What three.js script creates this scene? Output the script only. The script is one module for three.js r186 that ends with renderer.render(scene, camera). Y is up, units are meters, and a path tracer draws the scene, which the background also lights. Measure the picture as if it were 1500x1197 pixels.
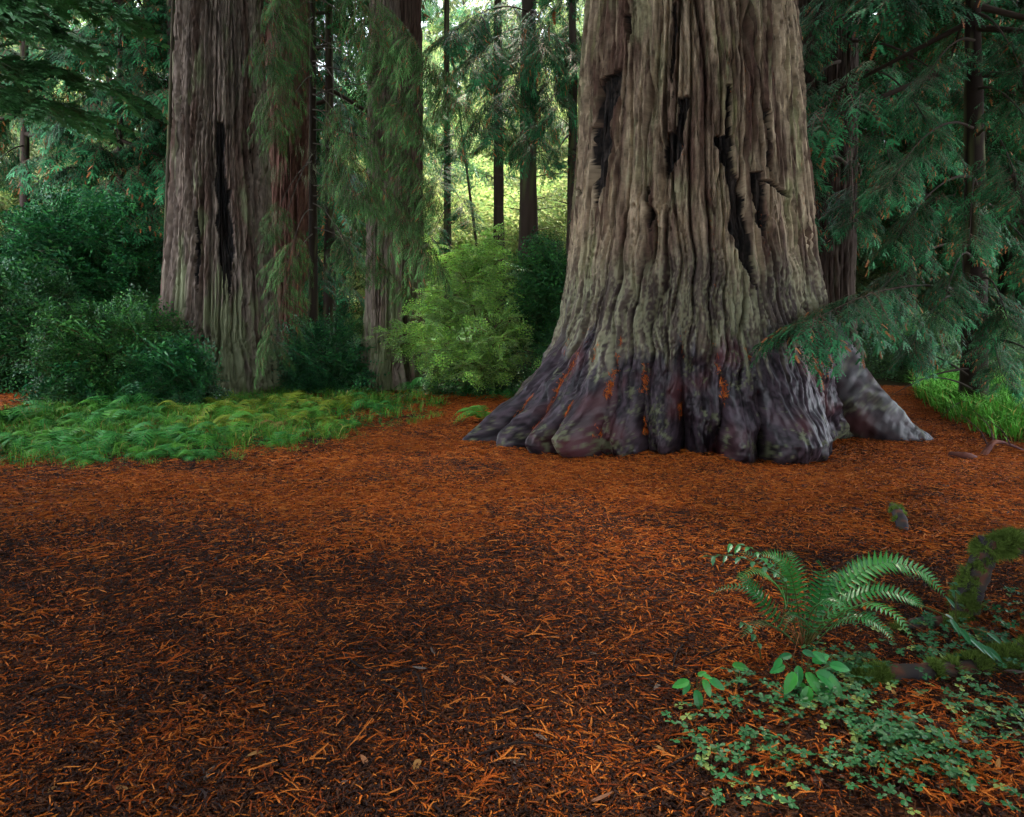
import * as THREE from 'three';
import { mergeGeometries } from 'three/addons/utils/BufferGeometryUtils.js';

// ------------------------------------------------------------------ camera, sky, sun, exposure
const scene = new THREE.Scene();
const CAM_H = 1.7, F = 1100, HORIZON = 440;
const camera = new THREE.PerspectiveCamera(2 * Math.atan(757 / F) * 180 / Math.PI, 1500 / 1514, 0.1, 400);
camera.position.set(0, CAM_H, 0);
camera.lookAt(0, CAM_H, -10);
camera.setViewOffset(1500, 1514, 0, 317, 1500, 1197);      // level view camera with a fallen front: trunks stay upright
{
  const w = 256, h = 128, d = new Float32Array(w * h * 4);
  for (let j = 0; j < h; j++) for (let i = 0; i < w; i++) {
    const el = (j / (h - 1) - 0.5) * Math.PI, az = i / w * Math.PI * 2, k = (j * w + i) * 4;
    const up = Math.max(0, Math.sin(el));
    const c = 0.06 * (Math.sin(az * 3 + el * 5) + Math.sin(az * 7 - el * 9 + 1));
    const b = 0.95 + 0.35 * up + c;
    d[k] = b * (0.92 - 0.06 * up); d[k + 1] = b * (0.99 - 0.01 * up); d[k + 2] = b * (1.07 + 0.05 * up); d[k + 3] = 1;
  }
  const t = new THREE.DataTexture(d, w, h, THREE.RGBAFormat, THREE.FloatType);
  t.mapping = THREE.EquirectangularReflectionMapping; t.magFilter = THREE.LinearFilter; t.needsUpdate = true;
  scene.background = t; scene.environment = t;
}
const sun = new THREE.DirectionalLight(new THREE.Color(1, 0.9, 0.72), 2.6);
sun.position.set(-1, 46, -46); sun.target.position.set(0, 0, -24); scene.add(sun, sun.target);
sun.castShadow = true; sun.shadow.radius = 10; sun.shadow.mapSize.set(2048, 2048);
Object.assign(sun.shadow.camera, { left: -45, right: 45, top: 45, bottom: -45, far: 160 });
const renderer = new THREE.WebGLRenderer({ antialias: true });
renderer.shadowMap.enabled = true;
renderer.toneMapping = THREE.LinearToneMapping;
renderer.toneMappingExposure = 9.4;

// ------------------------------------------------------------------ helpers
const V = (x, y, z) => new THREE.Vector3(x, y, z), UP = V(0, 1, 0);
function rng(a) { return () => { a = (a + 0x6d2b79f5) | 0; let t = Math.imul(a ^ (a >>> 15), 1 | a); t = (t + Math.imul(t ^ (t >>> 7), 61 | t)) ^ t; return ((t ^ (t >>> 14)) >>> 0) / 4294967296; }; }
const clamp = (x, a = 0, b = 1) => Math.min(b, Math.max(a, x)), mix = (a, b, t) => a + (b - a) * t;
const step = (a, b, x) => { const t = clamp((x - a) / (b - a)); return t * t * (3 - 2 * t); };
const mix3 = (a, b, t) => [mix(a[0], b[0], t), mix(a[1], b[1], t), mix(a[2], b[2], t)];
const GR = []; for (let i = 0; i < 16; i++) { const a = i * 2.399963, y = 1 - 2 * (i + 0.5) / 16, s = Math.sqrt(1 - y * y); GR.push([s * Math.cos(a), y, s * Math.sin(a)]); }
const hash = (i, j, k) => { let h = Math.imul(i, 374761393) ^ Math.imul(j, 668265263) ^ Math.imul(k, 2147483647 - 61); h = Math.imul(h ^ (h >>> 13), 1274126177); return (h ^ (h >>> 16)) >>> 0; };
function noise(x, y, z) {                                   // gradient noise, about -1 .. 1
  const i = Math.floor(x), j = Math.floor(y), k = Math.floor(z), u = x - i, v = y - j, w = z - k;
  const f = (t) => t * t * t * (t * (t * 6 - 15) + 10), fu = f(u), fv = f(v), fw = f(w);
  const g = (a, b, c) => { const q = GR[hash(i + a, j + b, k + c) & 15]; return q[0] * (u - a) + q[1] * (v - b) + q[2] * (w - c); };
  const x00 = mix(g(0, 0, 0), g(1, 0, 0), fu), x10 = mix(g(0, 1, 0), g(1, 1, 0), fu), x01 = mix(g(0, 0, 1), g(1, 0, 1), fu), x11 = mix(g(0, 1, 1), g(1, 1, 1), fu);
  return mix(mix(x00, x10, fv), mix(x01, x11, fv), fw) * 1.6;
}
const fbm = (x, y, z, n = 3) => { let s = 0, a = 1, t = 0; for (let i = 0; i < n; i++) { s += a * noise(x, y, z); t += a; a *= 0.5; x = x * 2.03 + 7.1; y = y * 2.03 + 3.7; z = z * 2.03 + 1.3; } return s / t; };
const table = (rows) => (x) => { if (x <= rows[0][0]) return rows[0][1]; for (let i = 1; i < rows.length; i++) if (x <= rows[i][0]) { const [a, p] = rows[i - 1], [b, q] = rows[i]; return mix(p, q, (x - a) / (b - a)); } return rows[rows.length - 1][1]; };
const at = (px, py, z) => V((px - 750) / F * z, CAM_H - (py - HORIZON) / F * z, -z);                 // photo pixel at a known depth
const onGround = (px, py) => { const z = F * CAM_H / (py - HORIZON); return V((px - 750) / F * z, 0, -z); };
const pxOf = (x, y, z) => [750 + x / -z * F, HORIZON + (CAM_H - y) / -z * F];
const taken = {};
function numbered(n) { const k = (taken[n] = (taken[n] ?? -1) + 1); return k ? `${n}_${String(k).padStart(3, '0')}` : n; }
function tag(o, label, category, group, kind) { if (label) o.userData.label = label; if (category) o.userData.category = category; if (group) o.userData.group = group; if (kind) o.userData.kind = kind; return o; }
function thing(name, label, category, p = V(0, 0, 0), group) { const o = new THREE.Group(); o.name = numbered(name); o.position.copy(p); scene.add(o); return tag(o, label, category, group); }
function part(name, geo, mat, parent, local) { const m = new THREE.Mesh(geo, mat); m.name = name; m.castShadow = m.receiveShadow = true; if (local) m.applyMatrix4(local); parent.add(m); return m; }
function single(name, geo, mat, label, category, group, kind) { const m = new THREE.Mesh(geo, mat); m.name = numbered(name); m.castShadow = m.receiveShadow = true; scene.add(m); return tag(m, label, category, group, kind); }
function instanced(name, geo, mat, list, parent) {          // list of [Matrix4, [r,g,b]?]
  const m = new THREE.InstancedMesh(geo, mat, list.length); m.name = parent === scene ? numbered(name) : name; m.castShadow = m.receiveShadow = true;
  const c = new THREE.Color();
  list.forEach(([mm, col], i) => { m.setMatrixAt(i, mm); m.setColorAt(i, col ? c.setRGB(col[0], col[1], col[2]) : c.setRGB(1, 1, 1)); });
  m.userData.kind = 'stuff'; parent.add(m); return m;
}
const basis = (pos, xdir, ydir, s) => {                      // local x along xdir, y as near ydir as can be
  const X = xdir.clone().normalize(), Z = X.clone().cross(ydir); if (Z.lengthSq() < 1e-8) Z.set(0, 0, 1); Z.normalize(); const Y = Z.clone().cross(X);
  const m = new THREE.Matrix4().makeBasis(X.multiplyScalar(s), Y.multiplyScalar(s), Z.multiplyScalar(s)); m.setPosition(pos); return m;
};
class Tris {                                                 // loose triangles with a colour each
  constructor() { this.p = []; this.c = []; }
  tri(a, b, c, col) { this.p.push(a[0], a[1], a[2], b[0], b[1], b[2], c[0], c[1], c[2]); for (let i = 0; i < 3; i++) this.c.push(col[0], col[1], col[2]); }
  quad(a, b, c, d, col) { this.tri(a, b, c, col); this.tri(a, c, d, col); }
  geo() { const g = new THREE.BufferGeometry(); g.setAttribute('position', new THREE.Float32BufferAttribute(this.p, 3)); g.setAttribute('color', new THREE.Float32BufferAttribute(this.c, 3)); g.computeVertexNormals(); return g; }
}
const mat = (o) => new THREE.MeshPhysicalMaterial({ vertexColors: true, side: THREE.DoubleSide, specularIntensity: 0.15, ...o });
const leafMat = (o) => new THREE.MeshPhysicalMaterial({ vertexColors: true, side: THREE.DoubleSide, roughness: 0.6, specularIntensity: 0.2, ...o });
const thinLeaf = (o) => new THREE.MeshPhysicalMaterial({ vertexColors: true, side: THREE.DoubleSide, roughness: 1, transmission: 0.4, thickness: 0, ...o });
function tube(pts, radii, sides = 8, colour = () => [1, 1, 1], rough = 0.12, seed = 1, per = 6) {   // a tapering limb with uneven bark
  const curve = new THREE.CatmullRomCurve3(pts), n = (pts.length - 1) * per, p = [], col = [], idx = [];
  const rad = (t) => { const k = t * (radii.length - 1), i = Math.min(radii.length - 2, Math.floor(k)); return mix(radii[i], radii[i + 1], k - i); };
  const fr = curve.computeFrenetFrames(n, false);
  for (let i = 0; i <= n; i++) {
    const c = curve.getPoint(i / n);
    for (let j = 0; j < sides; j++) {
      const a = j / sides * Math.PI * 2, d = fr.normals[i].clone().multiplyScalar(Math.cos(a)).addScaledVector(fr.binormals[i], Math.sin(a));
      const r = rad(i / n), q = c.clone().addScaledVector(d, r * (1 + rough * noise(d.x * 2 + seed, i * 0.45, d.z * 2 + d.y * 2)));
      p.push(q.x, q.y, q.z); col.push(...colour(q, d));
    }
  }
  for (let i = 0; i < n; i++) for (let j = 0; j < sides; j++) { const a = i * sides + j, b = i * sides + (j + 1) % sides; idx.push(a, b, b + sides, a, b + sides, a + sides); }
  for (const [row, flip] of [[0, 1], [n, 0]]) { const c = curve.getPoint(row / n), k = p.length / 3; p.push(c.x, c.y, c.z); col.push(...colour(c, UP)); for (let j = 0; j < sides; j++) { const a = row * sides + j, b = row * sides + (j + 1) % sides; flip ? idx.push(k, b, a) : idx.push(k, a, b); } }
  const g = new THREE.BufferGeometry(); g.setAttribute('position', new THREE.Float32BufferAttribute(p, 3)); g.setAttribute('color', new THREE.Float32BufferAttribute(col, 3)); g.setIndex(idx); g.computeVertexNormals(); return g;
}

// ------------------------------------------------------------------ ground
const inPoly = (poly, x, y) => { let c = false; for (let i = 0, j = poly.length - 1; i < poly.length; j = i++) { const [a, b] = poly[i], [d, e] = poly[j]; if ((b > y) !== (e > y) && x < (d - a) * (y - b) / (e - b) + a) c = !c; } return c; };
const GREEN_EDGE = [[-260, 712], [0, 697], [150, 690], [300, 680], [450, 662], [560, 640], [650, 612], [655, 596], [600, 578], [430, 566], [270, 572], [150, 580], [0, 610], [-260, 620]];
const RIGHT_EDGE = [[1330, 566], [1400, 615], [1450, 640], [1520, 664], [1700, 700], [1900, 620], [1900, 480], [1330, 480]];
const groundY = (x, z) => {
  const far = step(24, 70, -z);
  return 0.03 * noise(x * 0.9, 2.2, z * 0.9) + 0.018 * noise(x * 3.1, 5, z * 3.1) + far * (7 + 2 * noise(x * 0.05, 1, z * 0.05)) + 0.05 * step(4.6, 2.6, -z) * step(0.4, 2.2, x);
};
{
  const N = 300, M = 300, p = [], c = [], idx = [];
  const fx = (s) => 13 * s + 87 * s ** 7, fz = (s) => s < 0.8 ? mix(6, -17, s / 0.8) : -17 - 103 * ((s - 0.8) / 0.2) ** 2.2;
  for (let j = 0; j <= M; j++) for (let i = 0; i <= N; i++) {
    const x = fx(i / N * 2 - 1), z = fz(j / M);
    p.push(x, groundY(x, z), z);
    const n = fbm(x * 1.3, 3, z * 1.3), m = noise(x * 9, 1, z * 9);
    let q = mix3([0.028, 0.016, 0.011], [0.07, 0.026, 0.012], clamp(0.5 + n + 0.4 * m));
    if (z < -13) q = mix3(q, [0.035, 0.045, 0.015], step(13, 18, -z + 2 * n));
    c.push(...q);
  }
  for (let j = 0; j < M; j++) for (let i = 0; i < N; i++) { const a = j * (N + 1) + i; idx.push(a, a + 1, a + N + 2, a, a + N + 2, a + N + 1); }
  const g = new THREE.BufferGeometry(); g.setAttribute('position', new THREE.Float32BufferAttribute(p, 3)); g.setAttribute('color', new THREE.Float32BufferAttribute(c, 3)); g.setIndex(idx); g.computeVertexNormals();
  single('forest_ground', g, mat({ roughness: 0.95 }), 'dark damp forest soil under the orange litter', null, null, 'structure');
}

// ------------------------------------------------------------------ redwood trunks
const barkMat = mat({ roughness: 0.88, side: THREE.FrontSide }), wetMat = mat({ roughness: 0.4, specularIntensity: 0.55, side: THREE.FrontSide }), darkBark = mat({ roughness: 0.9 });
// radius(theta, h) is the smooth body; theta 0 faces the camera, positive to the right of the picture
function redwoodSurface({ cx, cz, radius, seed, ridge = 1, scar = () => 0, gnarl = () => 0, freq = 1, centre = () => 0 }) {
  const turn = Math.atan2(-cx, -cz);
  const f = (th, h) => {
    const R = radius(th, h), sx = Math.sin(th + turn), cz2 = Math.cos(th + turn), Rb = radius(th, 4) * freq, g = gnarl(th, h);
    const wob = 0.10 * noise(sx * 2.2 + seed, h * 0.7, cz2 * 2.2) + g * 0.08 * noise(sx * 5 + seed, h * 2.1, cz2 * 5);
    const a = th + wob * 0.7 / Rb, nx = Math.sin(a) * Rb, nz = Math.cos(a) * Rb, v = mix(1, 1.9, g);
    const r1 = Math.abs(noise(nx * 5.6 + seed, h * 0.2 * v, nz * 5.6)), r2 = Math.abs(noise(nx * 12.5 - seed, h * 0.45 * v, nz * 12.5)), r3 = Math.abs(noise(nx * 30, h * 1.5 * v + seed, nz * 30)), r4 = noise(nx * 62, h * 5 * v, nz * 62 + seed);
    const cl = (x, k) => { const y = clamp(x * k); return 0.75 * step(0.06, 0.62, y) + 0.25 * y; };
    const pl = step(-0.03, 0.05, noise(nx * 7.3 + 5, h * 0.33 * v + seed, nz * 7.3) - 0.05) * 0.6 + step(-0.03, 0.04, noise(nx * 15 + 2, h * 0.6 * v - seed, nz * 15) - 0.1) * 0.4;
    let d = ridge * (0.17 * (cl(r1, 6.5) - 1) + 0.075 * (cl(r2, 5.5) - 1) + 0.045 * (cl(r3, 3.6) - 1) + 0.018 * r4 + 0.05 * pl);
    d += ridge * 0.05 * noise(nx * 2.1, h * 0.16, nz * 2.1 + seed);
    d += g * 0.05 * fbm(sx * 6 + seed, h * 3.2, cz2 * 6, 2);
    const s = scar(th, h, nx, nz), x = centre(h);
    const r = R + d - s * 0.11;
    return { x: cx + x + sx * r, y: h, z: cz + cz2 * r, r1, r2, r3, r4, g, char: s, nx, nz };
  };
  f.turn = turn; return f;
}
function redwoodMesh(surf, { rows, cols, top, topRows, low, colour, wet, parent, dense = 0.55 }) {
  const H = []; for (let i = 0; i <= rows; i++) H.push(-0.08 + (low + 0.08) * i / rows); for (let i = 1; i <= topRows; i++) H.push(low + (top - low) * (i / topRows) ** 1.4);
  const n = cols + 1, p = new Float32Array(n * H.length * 3), c = new Float32Array(n * H.length * 3), w = new Float32Array(n * H.length);
  for (let j = 0; j < H.length; j++) for (let i = 0; i <= cols; i++) {
    const s = i / cols * 2 - 1, th = i === cols ? -Math.PI : Math.PI * (dense * s + (1 - dense) * s ** 5), q = surf(th, H[j]), k = (j * n + i);
    p.set([q.x, q.y, q.z], k * 3);
    const [col, wetness] = colour(q, th, H[j]); c.set(col, k * 3); w[k] = wetness;
  }
  const all = [], dry = [], wets = [];
  for (let j = 0; j < H.length - 1; j++) for (let i = 0; i < cols; i++) {
    const a = j * n + i, b = a + 1, d = a + n, e = d + 1;
    for (const t of [[a, b, e], [a, e, d]]) { all.push(...t); (wet && w[t[0]] + w[t[1]] + w[t[2]] > 1.5 ? wets : dry).push(...t); }
  }
  const g = new THREE.BufferGeometry(); g.setAttribute('position', new THREE.BufferAttribute(p, 3)); g.setAttribute('color', new THREE.BufferAttribute(c, 3)); g.setIndex(all); g.computeVertexNormals();
  const nr = g.attributes.normal.array;                     // close the seam
  for (let j = 0; j < H.length; j++) for (let k = 0; k < 3; k++) { const a = (j * n) * 3 + k, b = (j * n + cols) * 3 + k, m = (nr[a] + nr[b]) / 2; nr[a] = nr[b] = m; }
  const pick = (index) => { const q = g.clone(); const used = new Map(), ni = []; for (const i of index) { if (!used.has(i)) used.set(i, used.size); ni.push(used.get(i)); } for (const at2 of ['position', 'color', 'normal']) { const src = g.attributes[at2].array, dst = new Float32Array(used.size * 3); for (const [i, k] of used) dst.set(src.subarray(i * 3, i * 3 + 3), k * 3); q.setAttribute(at2, new THREE.BufferAttribute(dst, 3)); } q.setIndex(ni); return q; };
  if (!wet) { part('trunk', g, barkMat, parent); return; }
  part('trunk', pick(dry), barkMat, parent);
  part('root_flare', pick(wets), wetMat, parent);
}

// the great redwood
const BIG = { x: 2.35, z: -10 };
let bigSurf, bigTree;
{
  const { x: cx, z: cz } = BIG, turn = Math.atan2(-cx, -cz);
  // toe tips read off the litter edge: [photo x, photo y where it meets the ground, width]
  const toes = [[690, 650], [735, 657], [782, 666], [828, 674], [897, 671], [965, 668], [1030, 668], [1095, 680], [1167, 684], [1238, 641]].map(([px, py]) => { const q = onGround(px, py), dx = q.x - cx, dz = q.z - cz; let th = Math.atan2(dx, dz) - turn; if (th > Math.PI) th -= 2 * Math.PI; if (th < -Math.PI) th += 2 * Math.PI; return { th, r: Math.hypot(dx, dz) }; });
  toes.sort((a, b) => a.th - b.th);
  let th = toes[toes.length - 1].th; const r = rng(4), first = toes[0].th + 2 * Math.PI;
  th += 0.36; toes.push({ th, r: 2.15 }); th += 0.3; toes.push({ th, r: 2.0 });
  while (th + 0.62 < first) { th += 0.42 + 0.15 * r(); toes.push({ th, r: 2.4 + 0.4 * r() }); }
  const n = toes.length, wrap = (a) => { while (a < toes[0].th) a += 2 * Math.PI; while (a >= toes[0].th + 2 * Math.PI) a -= 2 * Math.PI; return a; };
  const body = table([[0, 1.74], [1, 1.69], [1.7, 1.65], [2.43, 1.57], [3.43, 1.48], [4.8, 1.40], [5.7, 1.31], [12, 1.1], [34, 0.7]]);
  const flareR = table([[-0.1, 0.9], [0.05, 0.99], [0.2, 1.0], [0.43, 0.84], [0.8, 0.6], [1.15, 0.4], [1.45, 0.2], [1.75, 0.09], [2.3, 0.03], [3, 0]]), flareF = table([[-0.1, 0.8], [0, 0.9], [0.1, 0.98], [0.22, 1.0], [0.34, 0.92], [0.48, 0.78], [0.62, 0.64], [0.8, 0.48], [1.0, 0.34], [1.2, 0.23], [1.45, 0.13], [1.75, 0.06], [2.3, 0.02], [3, 0]]), flareL = table([[-0.1, 1.05], [0, 1.0], [0.1, 0.93], [0.22, 0.82], [0.43, 0.64], [0.62, 0.47], [0.8, 0.34], [1.0, 0.22], [1.2, 0.13], [1.45, 0.06], [1.8, 0.02], [3, 0]]);
  const flare = (h, t) => { const l = step(-0.45, -0.95, t), q = step(0.55, 1.1, t); return mix(mix(flareF(h), flareL(h), l), flareR(h), q); };
  const creaseD = table([[0, 1.05], [0.25, 1.0], [0.5, 0.58], [0.8, 0.28], [1.2, 0.12], [1.7, 0.05], [2.4, 0.03], [3, 0]]);
  const toeAt = (t, h) => {
    const a = wrap(t + 0.05 * noise(h * 1.5, t * 2, 3)); let i = 0; while (i < n - 1 && toes[i + 1].th <= a) i++;
    const A = toes[i], B = toes[(i + 1) % n], bth = i === n - 1 ? B.th + 2 * Math.PI : B.th, u = (a - A.th) / (bth - A.th);
    const e = Math.abs(u * 2 - 1);                           // 1 at a toe's crown, 0 in the crease
    return { foot: mix(A.r, B.r, step(0.15, 0.85, u)), e, gap: bth - A.th };
  };
  const radius = (t, h) => { if (h > 3) return body(h); const q = toeAt(t, h), b = body(h); return b + (q.foot + 0.03 - 1.74) * flare(h, t > Math.PI ? t - 2 * Math.PI : t) + creaseD(h) * Math.min(1.1, q.gap * 2.4) * (Math.sqrt(1 - (1 - q.e) ** 2) - 1) * 0.75 + 0.13 * q.e * q.e * Math.exp(-(((h - 0.2) / 0.2) ** 2)); };
  // charred burn scars (black wood, see the photograph): [photo x0, y0, x1, y1, half width px] running down the bark
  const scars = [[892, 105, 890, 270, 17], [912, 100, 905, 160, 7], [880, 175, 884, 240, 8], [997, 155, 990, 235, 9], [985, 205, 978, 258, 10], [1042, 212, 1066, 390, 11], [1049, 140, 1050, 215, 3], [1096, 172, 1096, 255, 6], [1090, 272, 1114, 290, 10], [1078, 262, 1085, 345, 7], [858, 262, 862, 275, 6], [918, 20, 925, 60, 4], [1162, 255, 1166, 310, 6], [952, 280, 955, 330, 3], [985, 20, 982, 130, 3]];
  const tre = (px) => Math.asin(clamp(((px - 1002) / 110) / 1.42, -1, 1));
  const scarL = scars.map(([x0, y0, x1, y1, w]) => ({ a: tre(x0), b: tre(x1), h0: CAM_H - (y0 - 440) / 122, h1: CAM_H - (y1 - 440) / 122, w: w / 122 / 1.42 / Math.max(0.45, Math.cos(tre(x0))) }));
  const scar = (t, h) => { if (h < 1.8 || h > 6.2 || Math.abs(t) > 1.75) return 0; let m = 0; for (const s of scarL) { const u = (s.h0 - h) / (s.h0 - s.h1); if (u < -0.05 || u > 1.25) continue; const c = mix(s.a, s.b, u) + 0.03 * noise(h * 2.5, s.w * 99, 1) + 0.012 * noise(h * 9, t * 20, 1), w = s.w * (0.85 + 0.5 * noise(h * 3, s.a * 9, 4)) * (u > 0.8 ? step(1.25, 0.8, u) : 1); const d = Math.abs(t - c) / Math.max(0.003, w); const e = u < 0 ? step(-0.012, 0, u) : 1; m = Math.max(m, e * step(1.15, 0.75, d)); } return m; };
  const gnarl = (t, h) => step(3.3, 1.9, h + 0.35 * noise(t * 3, h, 2));
  const ridgeK = table([[0, 0.16], [0.8, 0.22], [1.15, 0.45], [1.6, 0.62], [2.4, 0.8], [3.2, 1], [40, 1]]);
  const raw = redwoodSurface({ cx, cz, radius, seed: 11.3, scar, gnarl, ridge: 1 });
  bigSurf = (t, h) => {                                     // roots are smoother than the bark above: scale the relief down there
    const q = raw(t, h), k = ridgeK(h); if (k > 0.99) return q;
    const R = radius(t, h), sx = Math.sin(t + turn), cc = Math.cos(t + turn), dr = (q.x - cx) * sx + (q.z - cz) * cc - R;
    const lump = step(1.6, 0.9, h) * (0.10 * fbm(sx * 4.2, h * 2.0, cc * 4.2, 3) + 0.06 * fbm(sx * 9 + 4, h * 3.6, cc * 9, 2) + 0.022 * noise(q.nx * 15, h * 2.2 + t * 2, q.nz * 15) + 0.02 * noise(q.nx * 40 + 3 * noise(t * 3, h * 2, 1), h * 3.5, q.nz * 40) + 0.012 * noise(q.nx * 75, h * 8, q.nz * 75));
    const r = R + dr * k + lump - (h < 0.06 ? 0.06 * (0.06 - h) / 0.14 : 0);
    return { ...q, x: cx + sx * r, z: cz + cc * r };
  };
  bigSurf.turn = turn; bigSurf.toeAt = toeAt;
  bigTree = thing('giant_redwood', 'giant redwood with pale fluted bark, black burn scars and purple swollen roots', 'tree', V(0, 0, 0));
  const colour = (q, t, h) => {
    const n1 = fbm(q.nx * 2.2, h * 0.3, q.nz * 2.2), n2 = noise(q.nx * 13, h * 0.8, q.nz * 13), n3 = noise(q.nx * 34, h * 3.5, q.nz * 34), n4 = fbm(q.nx * 3.1 + 9, h * 1.1, q.nz * 3.1, 3), n5 = noise(q.nx * 60, h * 22, q.nz * 60);
    const fib = noise(q.nx * 70, h * 2.2, q.nz * 70);
    let c = mix3([0.12, 0.08, 0.058], [0.39, 0.30, 0.20], clamp(0.5 + 0.9 * n2 + 0.5 * n3 + 0.35 * fib));
    c = mix3(c, [0.085, 0.045, 0.034], step(-0.05, 0.4, n1 - 0.45 * n2 + 0.3 * n3) * 0.85);
    c = mix3(c, [0.26, 0.255, 0.145], step(0.1, 0.45, n4 + 0.35 * n3) * 0.55);                         // pale green lichen crust
    c = mix3(c, [0.17, 0.18, 0.075], step(0.32, 0.6, fbm(q.nx * 2.7 - 4, h * 0.35, q.nz * 2.7, 2) + 0.2 * n3) * 0.6);
    const gr = 1 + 0.5 * noise(q.nx * 46, h * 6, q.nz * 46) + 0.4 * noise(q.nx * 95, h * 14, q.nz * 95) + 0.25 * noise(q.nx * 70, h * 55, q.nz * 70); c = [c[0] * gr, c[1] * gr, c[2] * gr];
    const mid = step(2.6, 1.7, h + 0.5 * n4);
    c = mix3(c, mix3([0.06, 0.05, 0.046], [0.235, 0.235, 0.15], step(-0.3, 0.45, n3 * 0.8 + n5 * 0.8 + 0.8 * n4)), mid * 0.8);
    const wl = 1.2 + 0.34 * noise(t * 4.1, h * 0.5, 5) + 0.42 * noise(t * 13, h * 0.9, 9) + 0.24 * noise(t * 34, h * 2, 2);
    let wet = h < wl ? 1 : 0; const dry = c;
    const lich = fbm(q.x * 2.6 + 3, h * 2.2, q.z * 2.6, 3) + 0.35 * noise(q.x * 15, h * 11, q.z * 15) + 0.4 * noise(q.x * 34, h * 26, q.z * 34) - 0.24 + 0.2 * step(0.5, 0.15, h + 0.3 * noise(t * 9, h * 2, 1));
    if (wet) {
      const st = noise(t * 30 + 2 * noise(t * 3, h * 2, 1), h * 3.2, 6);
      c = mix3([0.011, 0.007, 0.010], [0.064, 0.044, 0.056], clamp(0.42 + 1.1 * st + 0.9 * n5 + 0.5 * noise(q.x * 30, h * 9, q.z * 30)));
      c = mix3(c, [0.085, 0.025, 0.028], step(0.05, 0.5, fbm(t * 3.4, h * 2.1, 12, 2) + 0.15 * st) * 0.75);
      c = mix3(dry, c, step(0, 0.22, wl - h));
      if (lich > 0.1) { c = mix3(c, [0.15, 0.16, 0.095], step(0.1, 0.35, lich) * 0.8); wet = lich > 0.2 ? 0 : 1; }
    }
    // black charred wood left by fire, with brown flecks (matter with its own outline)
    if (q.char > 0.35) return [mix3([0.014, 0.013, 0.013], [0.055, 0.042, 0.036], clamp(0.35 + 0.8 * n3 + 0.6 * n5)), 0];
    return [c, wet];
  };
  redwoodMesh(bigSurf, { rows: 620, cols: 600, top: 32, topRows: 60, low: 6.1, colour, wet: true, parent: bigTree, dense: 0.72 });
  // the long root running out to the right
  const rc = (q, d) => { const n = noise(q.x * 14, q.y * 9, q.z * 14), m = fbm(q.x * 3, q.y * 3, q.z * 3, 3) + 0.4 * noise(q.x * 30, q.y * 26, q.z * 30); let c = mix3([0.012, 0.009, 0.011], [0.06, 0.044, 0.05], clamp(0.45 + 0.9 * n)); c = mix3(c, [0.085, 0.03, 0.03], step(0.15, 0.5, fbm(q.x * 2 + 7, q.y * 2, q.z * 2, 2)) * 0.6); return mix3(c, [0.13, 0.14, 0.085], step(0.12, 0.4, m) * 0.65); };
  const rootPts = [at(1150, 455, 9.85), at(1196, 528, 9.55), at(1238, 582, 9.35), at(1274, 614, 9.25), at(1308, 636, 9.2), at(1336, 647, 9.15), at(1364, 657, 9.1)];
  const rg = tube(rootPts, [0.52, 0.47, 0.41, 0.35, 0.28, 0.21, 0.12], 44, rc, 0.0, 4.4, 16), rp = rg.attributes.position, rn = rg.attributes.normal;
  for (let i = 0; i < rp.count; i++) { const x = rp.getX(i), y = rp.getY(i), z = rp.getZ(i), u = x * 0.75 - y * 0.66, w = x * 0.66 + y * 0.75, k = 0.09 * fbm(x * 2.6, y * 2.6, z * 2.6, 3) + 0.05 * noise(u * 1.6, w * 7, z * 7) + 0.02 * noise(u * 3, w * 20, z * 20) + 0.008 * noise(x * 34, y * 34, z * 34); rp.setXYZ(i, x + rn.getX(i) * k, y + rn.getY(i) * k, z + rn.getZ(i) * k); }
  rg.computeVertexNormals(); part('root', rg, wetMat, bigTree);
}
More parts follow.
